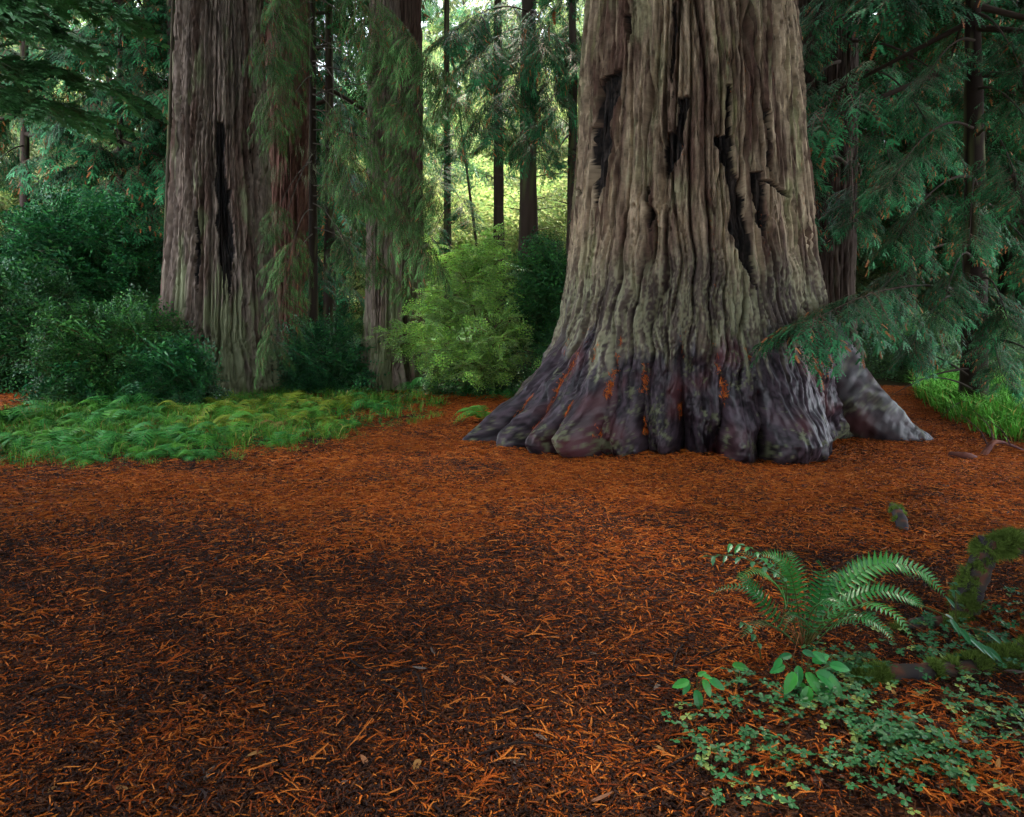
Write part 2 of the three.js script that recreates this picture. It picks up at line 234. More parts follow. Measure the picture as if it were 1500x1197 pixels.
// the redwood behind the bush on the left
function sideRedwood(name, label, cx, cz, profile, seed, rows, cols, opts = {}) {
  const o = thing(name, label, 'tree');
  const toesN = opts.toes ?? 9, radius = (t, h) => profile(h) + step(1.7, 0, h) * 0.09 * Math.cos(t * toesN + seed + noise(t * 3, h, seed)) + step(1.2, 0, h) * 0.12 * noise(t * 2, seed, h);
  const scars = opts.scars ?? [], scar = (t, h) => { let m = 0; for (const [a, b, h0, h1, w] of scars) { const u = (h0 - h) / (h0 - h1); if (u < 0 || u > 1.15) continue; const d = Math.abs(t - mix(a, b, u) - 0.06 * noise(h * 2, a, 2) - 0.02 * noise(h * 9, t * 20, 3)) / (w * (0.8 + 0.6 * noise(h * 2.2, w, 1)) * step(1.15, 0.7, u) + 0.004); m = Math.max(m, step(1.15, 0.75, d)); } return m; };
  const surf = redwoodSurface({ cx, cz, radius, seed, ridge: opts.ridge ?? 0.95, scar, gnarl: (t, h) => step(2.2, 0.8, h) * 0.8, freq: opts.freq ?? 1.6, centre: opts.centre });
  const B = opts.brown ?? [[0.12, 0.09, 0.075], [0.24, 0.185, 0.15], [0.09, 0.05, 0.038]];
  const colour = (q, t, h) => {
    const n1 = fbm(q.nx * 2.2, h * 0.3, q.nz * 2.2), n2 = noise(q.nx * 10, h * 0.8, q.nz * 10), n3 = noise(q.nx * 26, h * 3, q.nz * 26), n4 = fbm(q.nx * 2.6 + 9, h * 0.8, q.nz * 2.6, 3);
    let c = mix3(B[0], B[1], clamp(0.5 + 0.75 * n2 + 0.35 * n3)); c = mix3(c, B[2], step(0.05, 0.45, n1 + 0.25 * n3) * 0.8); const gr = 1 + 0.5 * noise(q.nx * 40, h * 5, q.nz * 40) + 0.4 * noise(q.nx * 80, h * 12, q.nz * 80); c = [c[0] * gr, c[1] * gr, c[2] * gr];
    const k = opts.lichen ?? 1;
    c = mix3(c, [0.205, 0.225, 0.125], k * step(0.12, 0.5, n4 + 0.3 * n3 + 0.55 * step(2.6, 0.6, h + 0.5 * n2) - 0.1) * 0.8);
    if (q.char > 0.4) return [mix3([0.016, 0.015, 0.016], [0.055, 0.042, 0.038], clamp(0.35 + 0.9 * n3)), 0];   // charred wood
    return [c, 0];
  };
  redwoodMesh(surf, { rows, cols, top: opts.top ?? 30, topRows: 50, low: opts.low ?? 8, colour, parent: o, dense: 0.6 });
  o.userData.surf = undefined; return o;
}
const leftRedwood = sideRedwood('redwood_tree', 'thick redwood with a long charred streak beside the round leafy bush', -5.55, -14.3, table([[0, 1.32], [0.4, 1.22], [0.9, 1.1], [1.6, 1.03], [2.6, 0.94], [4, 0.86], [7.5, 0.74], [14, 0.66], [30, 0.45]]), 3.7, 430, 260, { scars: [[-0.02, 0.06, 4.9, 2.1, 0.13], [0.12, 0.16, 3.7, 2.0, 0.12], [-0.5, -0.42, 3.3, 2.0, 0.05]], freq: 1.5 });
const twinA = sideRedwood('redwood_tree', 'grey lichened redwood trunk joined to a dark twin, standing among ferns', -2.42, -14.2, table([[0, 0.44], [0.4, 0.38], [1.2, 0.34], [4, 0.3], [9, 0.25], [26, 0.12]]), 8.1, 260, 120, { toes: 5, freq: 2.6, ridge: 0.5, low: 7 });
const twinB = sideRedwood('redwood_tree', 'dark brown redwood trunk growing against the grey lichened twin', -1.98, -14.45, table([[0, 0.42], [0.4, 0.33], [1.2, 0.27], [4, 0.25], [9, 0.22], [26, 0.1]]), 5.2, 260, 110, { toes: 5, freq: 2.6, ridge: 0.5, low: 7, lichen: 0.55, brown: [[0.07, 0.045, 0.036], [0.14, 0.09, 0.07], [0.06, 0.028, 0.022]] });
const backRedwood = sideRedwood('redwood_tree', 'plain reddish brown redwood trunk close behind the charred one', -5.25, -17.6, table([[0, 0.72], [0.6, 0.62], [2, 0.55], [8, 0.48], [30, 0.3]]), 6.6, 200, 110, { freq: 2, ridge: 0.5, low: 9, lichen: 0.2, brown: [[0.10, 0.05, 0.038], [0.17, 0.085, 0.065], [0.07, 0.03, 0.024]] });
const shadeRedwood = sideRedwood('redwood_tree', 'redwood trunk with shade painted into its bark behind the giant, carrying long drooping boughs', 6.25, -14.8, table([[0, 0.62], [0.8, 0.5], [2, 0.46], [4, 0.5], [7, 0.52], [20, 0.4], [30, 0.3]]), 2.9, 240, 110, { freq: 2, ridge: 0.5, low: 9, lichen: 0.15, brown: [[0.03, 0.02, 0.017], [0.055, 0.038, 0.03], [0.025, 0.014, 0.011]] });  // bark tones darkened to paint in the shadow around this trunk

// ------------------------------------------------------------------ foliage units
function twig(T, o, dir, nrm, len, pairs, needle, width, col, stem, rnd, droop = 0.15) {             // one flat needled twig
  const side = new THREE.Vector3().crossVectors(dir, nrm).normalize();
  const P = (t) => [o.x + dir.x * len * t, o.y + dir.y * len * t - droop * len * t * t, o.z + dir.z * len * t];
  for (let i = 0; i < pairs; i++) {
    const t = (i + 0.6) / pairs, p = P(t), q = P(Math.min(1, t + width / len)), L = needle * (1 - 0.55 * t) * (0.85 + 0.3 * rnd());
    for (const s of [-1, 1]) {
      const e = [p[0] + (side.x * s * 0.85 + dir.x * 0.55) * L, p[1] + (side.y * s * 0.85 + dir.y * 0.55) * L - 0.12 * L, p[2] + (side.z * s * 0.85 + dir.z * 0.55) * L];
      const k = 0.8 + 0.4 * rnd(); T.tri(p, q, e, [col[0] * k, col[1] * k, col[2] * k]);
    }
  }
  const w = 0.0022, a = P(0), b = P(1); T.tri([a[0] + side.x * w, a[1], a[2] + side.z * w], [a[0] - side.x * w, a[1], a[2] - side.z * w], b, stem);
}
function conifer(seed, { L = 0.36, n = 7, sub = 0.17, pairs = 7, needle = 0.02, width = 0.006, col, tip, dead, deadP, droop, hang = 0.1 }) {
  const T = new Tris(), r = rng(seed), stem = [0.10, 0.05, 0.03];
  const P = (t) => V(L * t, -droop * L * t * t, 0);
  for (let i = 0; i < n; i++) for (const s of [-1, 1]) {
    const t = (i + 0.4 + 0.4 * r()) / n, o = P(t), kt = 0.55 + 0.9 * r(), c0 = r() < deadP ? dead : mix3(col, tip, t * 0.6 + 0.4 * r()), c = [c0[0] * kt, c0[1] * kt, c0[2] * kt];
    twig(T, o, V(0.75, -hang - 0.2 * r(), s * (0.75 - 0.2 * t)).normalize(), V(0.5 * (r() - 0.5), 1, 1.1 * (r() - 0.5)), sub * (1.05 - 0.6 * t) * (0.7 + 0.5 * r()), pairs, needle, width, c, stem, r, droop);
  }
  twig(T, P(0.85), V(1, -droop, 0).normalize(), UP.clone(), L * 0.3, pairs, needle, width, tip, stem, r, droop);
  for (let i = 0; i < 4; i++) { const a = P(i / 4), b = P((i + 1) / 4), w = 0.004 * (1 - i / 5); T.quad([a.x, a.y, -w], [a.x, a.y, w], [b.x, b.y, w * 0.8], [b.x, b.y, -w * 0.8], stem); }
  return T.geo();
}
const sprayRed = [1, 2, 3].map((s) => conifer(s, { n: 5, pairs: 6, needle: 0.022, width: 0.016, col: [0.012, 0.075, 0.028], tip: [0.034, 0.175, 0.06], dead: [0.27, 0.10, 0.035], deadP: 0.06, droop: 0.3, hang: 0.15 }));
const sprayHem = [11, 12, 13].map((s) => conifer(s, { L: 0.4, n: 6, sub: 0.17, pairs: 6, needle: 0.017, width: 0.02, col: [0.030, 0.085, 0.024], tip: [0.075, 0.17, 0.045], dead: [0.24, 0.11, 0.04], deadP: 0.05, droop: 0.35, hang: 0.35 }));
function leafFace(T, o, dir, nrm, len, wid, col, fold = 0.25) {                                       // a folded oval leaf of four faces
  const s = new THREE.Vector3().crossVectors(dir, nrm).normalize(), b = o, m = o.clone().addScaledVector(dir, len * 0.45).addScaledVector(nrm, -len * 0.02), e = o.clone().addScaledVector(dir, len).addScaledVector(nrm, -len * 0.12);
  const l = m.clone().addScaledVector(s, wid / 2).addScaledVector(nrm, wid * fold), q = m.clone().addScaledVector(s, -wid / 2).addScaledVector(nrm, wid * fold), A = (v) => [v.x, v.y, v.z];
  T.tri(A(b), A(l), A(m), col); T.tri(A(m), A(l), A(e), col); T.tri(A(b), A(m), A(q), col); T.tri(A(m), A(e), A(q), col);
}
function leafTwig(seed, { L = 0.3, n = 22, leaf = 0.032, wid = 0.017, cols, droop = 0.25, branches = 4 }) {
  const T = new Tris(), r = rng(seed);
  for (let b = 0; b < branches; b++) {
    const d0 = V(1, 0.1 - droop * r(), (b - (branches - 1) / 2) * 0.55 + 0.3 * (r() - 0.5)).normalize(), len = L * (0.6 + 0.5 * r());
    for (let i = 0; i < n / branches * 1.6; i++) {
      const t = 0.15 + 0.85 * i / (n / branches * 1.6), o = d0.clone().multiplyScalar(len * t); o.y -= droop * len * t * t;
      const s = i % 2 ? 1 : -1, side = V(-d0.z, 0, d0.x).multiplyScalar(s), dir = d0.clone().multiplyScalar(0.5).addScaledVector(side, 0.9).add(V(0, 0.2 * (r() - 0.5), 0)).normalize();
      const k = 0.75 + 0.5 * r(), c = cols[Math.floor(r() * cols.length)];
      leafFace(T, o, dir, V(0.5 * (r() - 0.5), 1, 0.5 * (r() - 0.5)).normalize(), leaf * (0.8 + 0.4 * r()), wid * (0.8 + 0.4 * r()), [c[0] * k, c[1] * k, c[2] * k]);
    }
    const e = d0.clone().multiplyScalar(len); T.tri([0, 0.002, 0], [0, -0.002, 0], [e.x, e.y - droop * len, e.z], [0.10, 0.06, 0.03]);
  }
  return T.geo();
}
const twigHuck = [21, 22, 23].map((s) => leafTwig(s, { leaf: 0.055, wid: 0.028, L: 0.34, cols: [[0.022, 0.10, 0.026], [0.018, 0.085, 0.03], [0.045, 0.165, 0.035]] }));       // dark glossy evergreen shrub
const twigLime = [31, 32, 33].map((s) => leafTwig(s, { cols: [[0.10, 0.24, 0.05], [0.08, 0.19, 0.05], [0.15, 0.27, 0.07]], leaf: 0.055, wid: 0.03 }));
const twigFar = [41, 42].map((s) => leafTwig(s, { L: 0.8, n: 34, leaf: 0.11, wid: 0.06, branches: 5, cols: [[0.22, 0.30, 0.09], [0.30, 0.33, 0.13], [0.15, 0.24, 0.08]] }));
const twigMid = [51, 52].map((s) => leafTwig(s, { L: 0.6, n: 34, leaf: 0.08, wid: 0.045, branches: 5, cols: [[0.06, 0.16, 0.05], [0.09, 0.2, 0.06], [0.05, 0.12, 0.05]] }));
const twigMaple = [61, 62].map((seed) => {                                                            // palmate leaves
  const T = new Tris(), r = rng(seed);
  for (let i = 0; i < 9; i++) {
    const t = (i + 1) / 9, o = V(0.45 * t, -0.1 * t * t, (i % 2 ? 1 : -1) * 0.07 * r()), a0 = r() * 6, k = 0.8 + 0.4 * r(), nrm = V(0.5 * (r() - 0.5), 1, 0.5 * (r() - 0.5)).normalize(), c = [0.05 * k, 0.15 * k, 0.045 * k];
    for (let j = -2; j <= 2; j++) { const a = a0 + j * 0.62; leafFace(T, o, V(Math.cos(a), -0.15, Math.sin(a)).normalize(), nrm, (0.1 - 0.02 * Math.abs(j)), 0.045, c, 0.12); }
  }
  T.tri([0, 0.003, 0], [0, -0.003, 0], [0.45, -0.1, 0], [0.1, 0.06, 0.03]); return T.geo();
});
const redMat = leafMat({ roughness: 0.5 }), hemMat = leafMat({ roughness: 0.7 }), glossLeaf = leafMat({ roughness: 0.42, specularIntensity: 0.4 }), farMat = thinLeaf({});

// sprays hung along a limb from A to B
function bough(list, A, B, { n = 60, width = 0.7, size = 1, arch = 0.15, hang = 0.35, start = 0.12, r, tint = [1, 1, 1], vary = 0.35 }) {
  const d = B.clone().sub(A), len = d.length(), dir = d.clone().normalize(), side0 = new THREE.Vector3().crossVectors(dir, UP).normalize();
  const P = (t) => A.clone().addScaledVector(d, t).add(V(0, arch * len * 4 * t * (1 - t), 0));
  let i = 0;
  while (i < n) {
    const t = start + (1 - start) * Math.sqrt(r()) , s = r() < 0.5 ? -1 : 1, reach = width * (1.05 - 0.75 * t) * (0.4 + 0.6 * r()), k = 1 + Math.floor(r() * 3), base = P(t);
    const out = side0.clone().multiplyScalar(s).addScaledVector(dir, 0.55 + 0.5 * r()).add(V(0, 0.25 * (r() - 0.6), 0)).normalize();
    const g = mix(1 - vary, 1 + vary, r()), tn = [tint[0] * g, tint[1] * g, tint[2] * g];
    for (let j = 0; j < k; j++, i++) {
      const u = (j + 0.3 * r()) / k, p = base.clone().addScaledVector(out, reach * u); p.y -= hang * reach * u * u;
      const dd = out.clone().add(V((r() - 0.5) * 0.9, -hang * (0.3 + u) + (r() - 0.5) * 0.3, (r() - 0.5) * 0.9));
      list.push([basis(p, dd, V((r() - 0.5) * 0.7, 1, (r() - 0.5) * 0.7), size * (0.75 + 0.5 * r())), tn]);
    }
  }
  return P;
}
function addCrown(o, geos, m, list) { const split = geos.map(() => []); list.forEach((e, i) => split[i % geos.length].push(e)); split.forEach((l, i) => l.length && instanced('crown', geos[i], m, l, o)); }
const limbGeo = (() => { const g = new THREE.CylinderGeometry(0.3, 1, 1, 6, 3); g.translate(0, 0.5, 0); const n = g.attributes.position.count, c = new Float32Array(n * 3).fill(1); g.setAttribute('color', new THREE.BufferAttribute(c, 3)); g.deleteAttribute('uv'); return g; })();
const limbMat = mat({ color: new THREE.Color().setRGB(0.045, 0.032, 0.025), roughness: 0.95 }), mossLimb = mat({ color: new THREE.Color().setRGB(0.06, 0.06, 0.03), roughness: 1 });
function limb(o, A, B, r, m = limbMat) { const d = B.clone().sub(A), q = new THREE.Matrix4().compose(A, new THREE.Quaternion().setFromUnitVectors(UP, d.clone().normalize()), V(r, d.length(), r)); return part('limb', limbGeo, m, o, q); }
function curvedLimb(o, A, B, arch, r, m = darkBark, col = [0.05, 0.036, 0.028]) { const d = B.clone().sub(A), L = d.length(), pts = []; for (let i = 0; i <= 4; i++) { const t = i / 4; pts.push(A.clone().addScaledVector(d, t).add(V(0, arch * L * 4 * t * (1 - t), 0))); } return part('limb', tube(pts, [r, r * 0.7, r * 0.45, r * 0.28, r * 0.1], 6, () => col, 0.15, A.x, 3), m, o); }
function smallTrunk(o, x, z, h, r0, r1, col, seed, lean = [0, 0]) {
  const y0 = groundY(x, z) - 0.1, pts = []; for (let i = 0; i <= 6; i++) { const t = i / 6; pts.push(V(x + lean[0] * t + 0.06 * r0 * 5 * noise(t * 3, seed, 1), y0 + h * t, z + lean[1] * t + 0.3 * r0 * noise(t * 3, seed, 8))); }
  return part('trunk', tube(pts, [r0 * 1.35, r0, mix(r0, r1, 0.3), mix(r0, r1, 0.55), mix(r0, r1, 0.8), r1], 14, (q, d) => { const n = noise(d.x * 7 + seed, q.y * 0.8, d.z * 7), m = noise(d.x * 2 + seed, q.y * 1.5, d.z * 2); const k = 1 + 0.5 * n; return m > 0.35 ? [0.09 * k, 0.1 * k, 0.045 * k] : [col[0] * k, col[1] * k, col[2] * k]; }, 0.14, seed, 8), darkBark, o);
}
// whole boughs as one shape each, for trees that stand back
function wholeBough(seed, n, size, geos, hang = 0.45) { const l = [], r = rng(seed); bough(l, V(0, 0, 0), V(1, 0, 0), { n, width: 0.42, size, arch: 0.07, hang, start: 0.2, r, vary: 0.45 }); return mergeGeometries(l.map(([m, c], i) => { const g = geos[i % geos.length].clone().applyMatrix4(m), a = g.attributes.color.array; for (let k = 0; k < a.length; k++) a[k] *= c[k % 3]; return g; })); }
const tinted = (g, c) => { const a = g.attributes.color.array; for (let k = 0; k < a.length; k++) a[k] *= c[k % 3]; return g; };
function leafClump(seed, n, rad, geos, size = 1) {           // a ball of leafy twigs pointing outward, for building up shrubs
  const r = rng(seed), l = [];
  for (let i = 0; i < n; i++) { const u = r() * 2 - 1, a = r() * 6.283, s = Math.sqrt(1 - u * u), d = V(s * Math.cos(a), u * 0.8 + 0.15, s * Math.sin(a)), g = 0.65 + 0.7 * r(); l.push(tinted(geos[i % geos.length].clone().applyMatrix4(basis(d.clone().multiplyScalar(rad * Math.cbrt(r())), d.add(V((r() - 0.5) * 0.8, -0.1, (r() - 0.5) * 0.8)), V((r() - 0.5) * 0.8, 1, (r() - 0.5) * 0.8), size * (0.7 + 0.6 * r()))), [g, g, g])); }
  return mergeGeometries(l);
}
const boughNear = [861, 862, 863, 864, 865].map((s, i) => wholeBough(s, 120, 0.3, sprayRed, 0.3 + 0.08 * i)), boughHem = [871, 872, 873, 874, 875].map((s, i) => wholeBough(s, 58, 0.25, sprayHem, 0.3 + 0.17 * i)), clumpLime = [881, 882, 883, 884].map((s) => leafClump(s, 9, 0.15, twigLime, 0.8));
const clumpHuck = [891, 892, 893, 894].map((s) => leafClump(s, 12, 0.22, twigHuck)), clumpFar = [895, 896, 897].map((s) => leafClump(s, 12, 0.75, twigFar)), clumpMid = [898, 899].map((s) => leafClump(s, 12, 0.6, twigMid));
// one whole bough laid along a limb
function layBough(l, A, B, w, r) { const d = B.clone().sub(A), L = d.length(), m = basis(A, d, V((r() - 0.5) * 0.5, 1, (r() - 0.5) * 0.5), L), g = 0.7 + 0.6 * r(); m.multiply(new THREE.Matrix4().makeScale(1, 0.9 + 0.3 * r(), (r() < 0.5 ? -1 : 1) * clamp(w / (0.42 * L), 0.75, 1.5))); l.push([m, [g, g, g]]); }
const boughFine = [841, 842, 843].map((s) => wholeBough(s, 46, 0.55, sprayRed)), boughRough = [851, 852].map((s) => wholeBough(s, 50, 0.75, sprayRed));
// crown of boughs all round a trunk between two heights
function whorls(o, list, x, z, h0, h1, len0, len1, count, per, size, r, opt = {}) {
  const y0 = groundY(x, z);
  for (let i = 0; i < count; i++) {
    const t = (i + r()) / count, a = i * 2.4 + r(), h = y0 + mix(h0, h1, t), L = mix(len0, len1, t) * (0.7 + 0.5 * r()), A = V(x, h, z), B = V(x + Math.cos(a) * L, h - L * (opt.fall ?? 0.3) * (0.5 + r()), z + Math.sin(a) * L);
    if (opt.keep && !opt.keep(A, B)) continue;
    if (opt.whole) { const g = 0.65 + 0.7 * r(), t = opt.tint ?? [1, 1, 1]; list.push([basis(A, B.clone().sub(A), V(0.3 * (r() - 0.5), 1, 0.3 * (r() - 0.5)), A.distanceTo(B)), [t[0] * g, t[1] * g, t[2] * g]]); } else bough(list, A, B, { n: per, width: L * 0.4, size, arch: 0.08, r, start: 0.25, ...opt });
    if (opt.limbs !== false) limb(o, A, B, 0.02 + L * 0.012);
  }
}

// ------------------------------------------------------------------ high crowns of the big trees (above the frame, they shade the grove)
function highCrown(o, x, z, h0, h1, L, seed, count = 26) { const r = rng(seed), l = []; whorls(o, l, x, z, h0, h1, L, L * 0.5, count, 0, 0, r, { limbs: false, whole: true }); addCrown(o, boughRough, redMat, l); }
highCrown(bigTree, BIG.x, BIG.z, 10.5, 30, 5.5, 71, 46);
highCrown(leftRedwood, -5.55, -14.3, 10.5, 28, 5, 72, 46);
highCrown(backRedwood, -5.25, -17.6, 11, 28, 4.5, 73);
highCrown(twinA, -2.42, -14.2, 11, 24, 3.2, 74, 22);
highCrown(twinB, -1.98, -14.45, 11, 24, 3.2, 75, 22);

// ------------------------------------------------------------------ drooping redwood boughs on the right
{
  const r = rng(81), l = [];
  const spec = [
    [1230, 90, 14.2, 1160, 175, 11.6, 70, 0.7, 0.06], [1250, 110, 14, 1372, 200, 10.4, 90, 0.8, 0.1], [1240, 150, 14, 1165, 250, 10.6, 70, 0.6, 0.1], [1245, 170, 14, 1310, 262, 9.8, 110, 0.8, 0.14],
    [1240, 240, 14.2, 1160, 340, 10.9, 90, 0.5, 0.12], [1260, 255, 14, 1250, 325, 10.2, 60, 0.5, 0.1], [1250, 60, 14.3, 1420, 150, 11.5, 80, 0.8, 0.08], [1235, 20, 14.3, 1175, 95, 12.2, 90, 0.8, 0.05], [1250, -60, 14.3, 1330, 30, 11.5, 90, 0.9, 0.05], [1230, -40, 14.3, 1190, 40, 12, 60, 0.8, 0.05],
  ];
  for (const [a, b, c, d, e, f, n, w, arch] of spec) { const A = at(a, b, c), B = at(d, e, f); layBough(l, A.clone().lerp(B, 0.3), B, w * 1.1, r); curvedLimb(shadeRedwood, A, B, arch, 0.035); }
  addCrown(shadeRedwood, boughNear, redMat, l);
  const hi = []; whorls(shadeRedwood, hi, 6.25, -14.8, 7, 26, 4.5, 2.5, 60, 0, 0, r, { limbs: false, whole: true }); addCrown(shadeRedwood, boughFine, redMat, hi);
}
const youngRedwood = thing('young_redwood', 'young redwood with dense blue green drooping boughs beside the giant', 'tree');
{
  const x = 6.95, z = -11.3, r = rng(82), l = [];
  smallTrunk(youngRedwood, x, z, 14, 0.15, 0.03, [0.03, 0.021, 0.017], 3);  // trunk colour darkened to stand in for shadow
  const spec = [
    [1430, 190, 11.3, 1300, 275, 9.4, 110, 0.8, 0.12], [1430, 200, 11.3, 1500, 300, 8.8, 140, 0.9, 0.14], [1430, 260, 11.3, 1310, 355, 9.6, 100, 0.7, 0.1], [1430, 270, 11.2, 1420, 360, 8.9, 130, 0.8, 0.12], [1430, 330, 11.3, 1530, 400, 8.8, 130, 0.9, 0.12],
    [1420, 360, 11.3, 1270, 450, 9.7, 110, 0.7, 0.1], [1425, 380, 11.2, 1380, 460, 9.0, 120, 0.8, 0.12], [1430, 420, 11.2, 1480, 480, 8.8, 120, 0.8, 0.12], [1420, 430, 11.2, 1168, 482, 7.75, 130, 0.3, 0.05], [1420, 440, 11.2, 1330, 520, 9.3, 110, 0.7, 0.12], [1430, 470, 11.2, 1470, 560, 9.2, 90, 0.7, 0.12], [1430, 130, 11.3, 1520, 200, 9.4, 110, 0.9, 0.1], [1430, 60, 11.3, 1350, 130, 9.8, 70, 0.8, 0.1], [1430, 20, 11.3, 1500, 110, 9.8, 100, 0.9, 0.1], [1430, 300, 11.3, 1480, 345, 12.8, 60, 0.7, 0.1], [1440, 500, 11.2, 1560, 560, 9.3, 90, 0.7, 0.1],
  ];
  for (const [a, b, c, d, e, f, n, w, arch] of spec) { const A = at(a, b, c), B = at(d, e, f); layBough(l, A.clone().lerp(B, 0.12), B, w * 1.1, r); curvedLimb(youngRedwood, A, B, arch, 0.028); }
  // bare dead lower limbs
  for (const [a, b, d, e, f] of [[1432, 560, 1300, 505, 10.5], [1432, 540, 1290, 590, 10.4], [1430, 520, 1350, 440, 10.8], [1432, 575, 1330, 560, 10], [1428, 500, 1250, 400, 11.5], [1428, 470, 1265, 330, 11.8], [1430, 380, 1290, 310, 12], [1430, 590, 1380, 610, 10.2]]) curvedLimb(youngRedwood, at(a, b, 11.3), at(d, e, f), 0.06, 0.022, darkBark, [0.035, 0.025, 0.02]);
  addCrown(youngRedwood, boughNear, redMat, l);
  const hi = []; whorls(youngRedwood, hi, x, z, 5, 14, 2.8, 0.8, 44, 0, 0, r, { whole: true }); addCrown(youngRedwood, boughFine, redMat, hi);
}
// ------------------------------------------------------------------ hemlock hanging in front of the left trunks
const hemlock = thing('hemlock_tree', 'slender hemlock with fine grey green drooping sprays hanging over the trunks', 'tree');
{
  const r = rng(91), l = [], z0 = 12.6;
  smallTrunk(hemlock, (458 - 750) / F * 15.6, -15.6, 14, 0.09, 0.03, [0.035, 0.026, 0.02], 9);
  const spec = [];
  for (let i = 0; i < 34; i++) { const y = -150 + 520 * (i + r()) / 34, a = r() < 0.3 ? -1 : 1, reach = a < 0 ? 30 + 50 * r() : 60 + 130 * r(); spec.push([462, y, z0, 462 + a * reach, y + 70 + 80 * r(), z0 - 2.6 * r() + 0.3, 60, 0.8, 0.06]); }
  spec.push([462, 180, z0, 640, 290, 10.8, 150, 0.8, 0.05], [462, 90, z0, 650, 110, 11, 120, 0.9, 0.05], [462, 230, z0, 600, 330, 10.6, 130, 0.8, 0.05], [462, 160, z0, 690, 160, 10.8, 110, 0.8, 0.05]);
  for (const [a, b, , d, e, f, n, w, arch] of spec) { const A = at(a - 4, b - 20, 15.6), B = at(d, e, f); layBough(l, A.clone().lerp(B, 0.45).add(V(0, 0.1, 0)), B, w * 0.9, r); curvedLimb(hemlock, A, B, arch, 0.016, darkBark, [0.075, 0.06, 0.045]); }
  whorls(hemlock, l, (458 - 750) / F * 15.6, -15.6, 8.4, 13, 2, 0.8, 16, 24, 1.6, r, { limbs: false, whole: true });
  addCrown(hemlock, boughHem, hemMat, l);
}
// pale beard lichen trailing from the hemlock
{
  const T = new Tris(), r = rng(95);
  for (let i = 0; i < 22; i++) { const L = 0.08 + 0.3 * r() * r(), x = 0.14 * (r() - 0.5), z = 0.14 * (r() - 0.5), k = 0.5 + 0.4 * r(); let p = [x, 0.1 * r(), z]; for (let j = 0; j < 4; j++) { const q = [p[0] + 0.06 * (r() - 0.5), p[1] - L / 4, p[2] + 0.06 * (r() - 0.5)]; T.tri([p[0] - 0.003, p[1], p[2]], [p[0] + 0.003, p[1], p[2]], q, [0.2 * k, 0.23 * k, 0.12 * k]); p = q; } }
  const l = []; for (let i = 0; i < 42; i++) { const p = at(405 + 40 * (r() - 0.5) + (r() < 0.4 ? 130 * r() : 0), 40 + 300 * r(), 11 + 1.2 * r()); l.push([new THREE.Matrix4().compose(p, new THREE.Quaternion().setFromAxisAngle(UP, r() * 6), V(1, 0.6 + 0.6 * r(), 1)), [1, 1, 1]]); }
  instanced('hanging_lichen', T.geo(), hemMat, l, hemlock);
}
// ------------------------------------------------------------------ slim trunks in the middle distance, with their boughs
function slim(label, px, z, r0, spec, opt = {}) {
  const o = thing(opt.name ?? 'slim_conifer', label, 'tree', V(0, 0, 0), opt.group), x = (px - 750) / F * z, r = rng(Math.round(px * 7 + z)), l = [];
  smallTrunk(o, x, -z, opt.h ?? 17, r0, r0 * 0.35, opt.col ?? [0.05, 0.036, 0.03], px, opt.lean);
  for (const [d, e, f, n, w] of spec) { const A = at(px, e - 40 - 30 * r(), z), B = at(d, e, f); layBough(l, A, B, (w ?? 0.9) * 1.2, r); curvedLimb(o, A, B, 0.08, 0.025); }
  for (const [d, e] of opt.dead ?? []) curvedLimb(o, at(px, e + 10, z), at(d, e, z - 0.5), 0.02, 0.018, darkBark, [0.055, 0.055, 0.03]);
  if (l.length) addCrown(o, boughNear, redMat, l);
  if (opt.whorl) { const hi = []; whorls(o, hi, x, -z, ...opt.whorl, r, { tint: opt.tint, whole: true }); addCrown(o, boughFine, redMat, hi); }
  return o;
}
slim('straight dark conifer with mossy dead snags and dense boughs high up', 775, 18, 0.2, [[690, 100, 14.4, 150], [740, 150, 14, 150], [820, 160, 14.2, 150], [650, 60, 14.6, 130], [800, 80, 14, 150], [700, 190, 14.3, 130], [780, 230, 14.2, 110], [850, 100, 14.3, 130], [700, 120, 15.5, 120], [840, 130, 15.5, 120], [640, 170, 16, 110], [860, 210, 15.8, 110], [720, 210, 15.2, 120], [800, 190, 14.8, 120], [850, 60, 15.5, 120], [760, 90, 15, 120], [830, 10, 15.5, 120]], { dead: [[870, 215], [850, 240], [880, 250], [700, 300], [845, 300], [820, 285], [720, 255], [840, 330]], whorl: [16.5, 27, 3.6, 3, 44, 0, 0], h: 28 });
slim('narrow straight trunk standing in front of the sunlit leaves', 730, 20, 0.145, [[690, 60, 18, 70], [760, 40, 18, 70], [650, 130, 18, 70]], { dead: [[690, 330], [760, 280]] });
slim('dark spindly conifer pressed close to the left flank of the giant', 838, 15.5, 0.12, [[865, 350, 14.5, 50, 0.5], [800, 260, 14.4, 60, 0.6], [870, 260, 14.3, 60, 0.7]], { dead: [[790, 290], [795, 370], [805, 240]], h: 12 });
slim('thin leaning sapling with a bare stem beside the narrow trunk', 722, 21, 0.05, [], { h: 9, lean: [-1.2, 0], dead: [[690, 250]] });
slim('dark pole trunk among the deep shadow behind the bush', 176, 21, 0.1, [[120, 260, 19, 70], [230, 290, 19, 60], [150, 160, 19, 70], [215, 120, 19, 70], [110, 340, 19, 60]], { whorl: [4, 17, 3, 1.2, 30, 34, 2] });
slim('brown pole trunk near the pale gap in the canopy', 36, 20, 0.13, [[80, 300, 18, 90], [-20, 260, 18, 90], [90, 200, 18, 90], [100, 370, 18, 80]], { whorl: [6, 17, 3, 1.2, 26, 34, 2] });
slim('mossy pole trunk hugging the side of the charred redwood', 237, 15.6, 0.055, [], { col: [0.06, 0.05, 0.035], h: 12, lean: [0.35, 0], dead: [[200, 60], [215, 170]] });
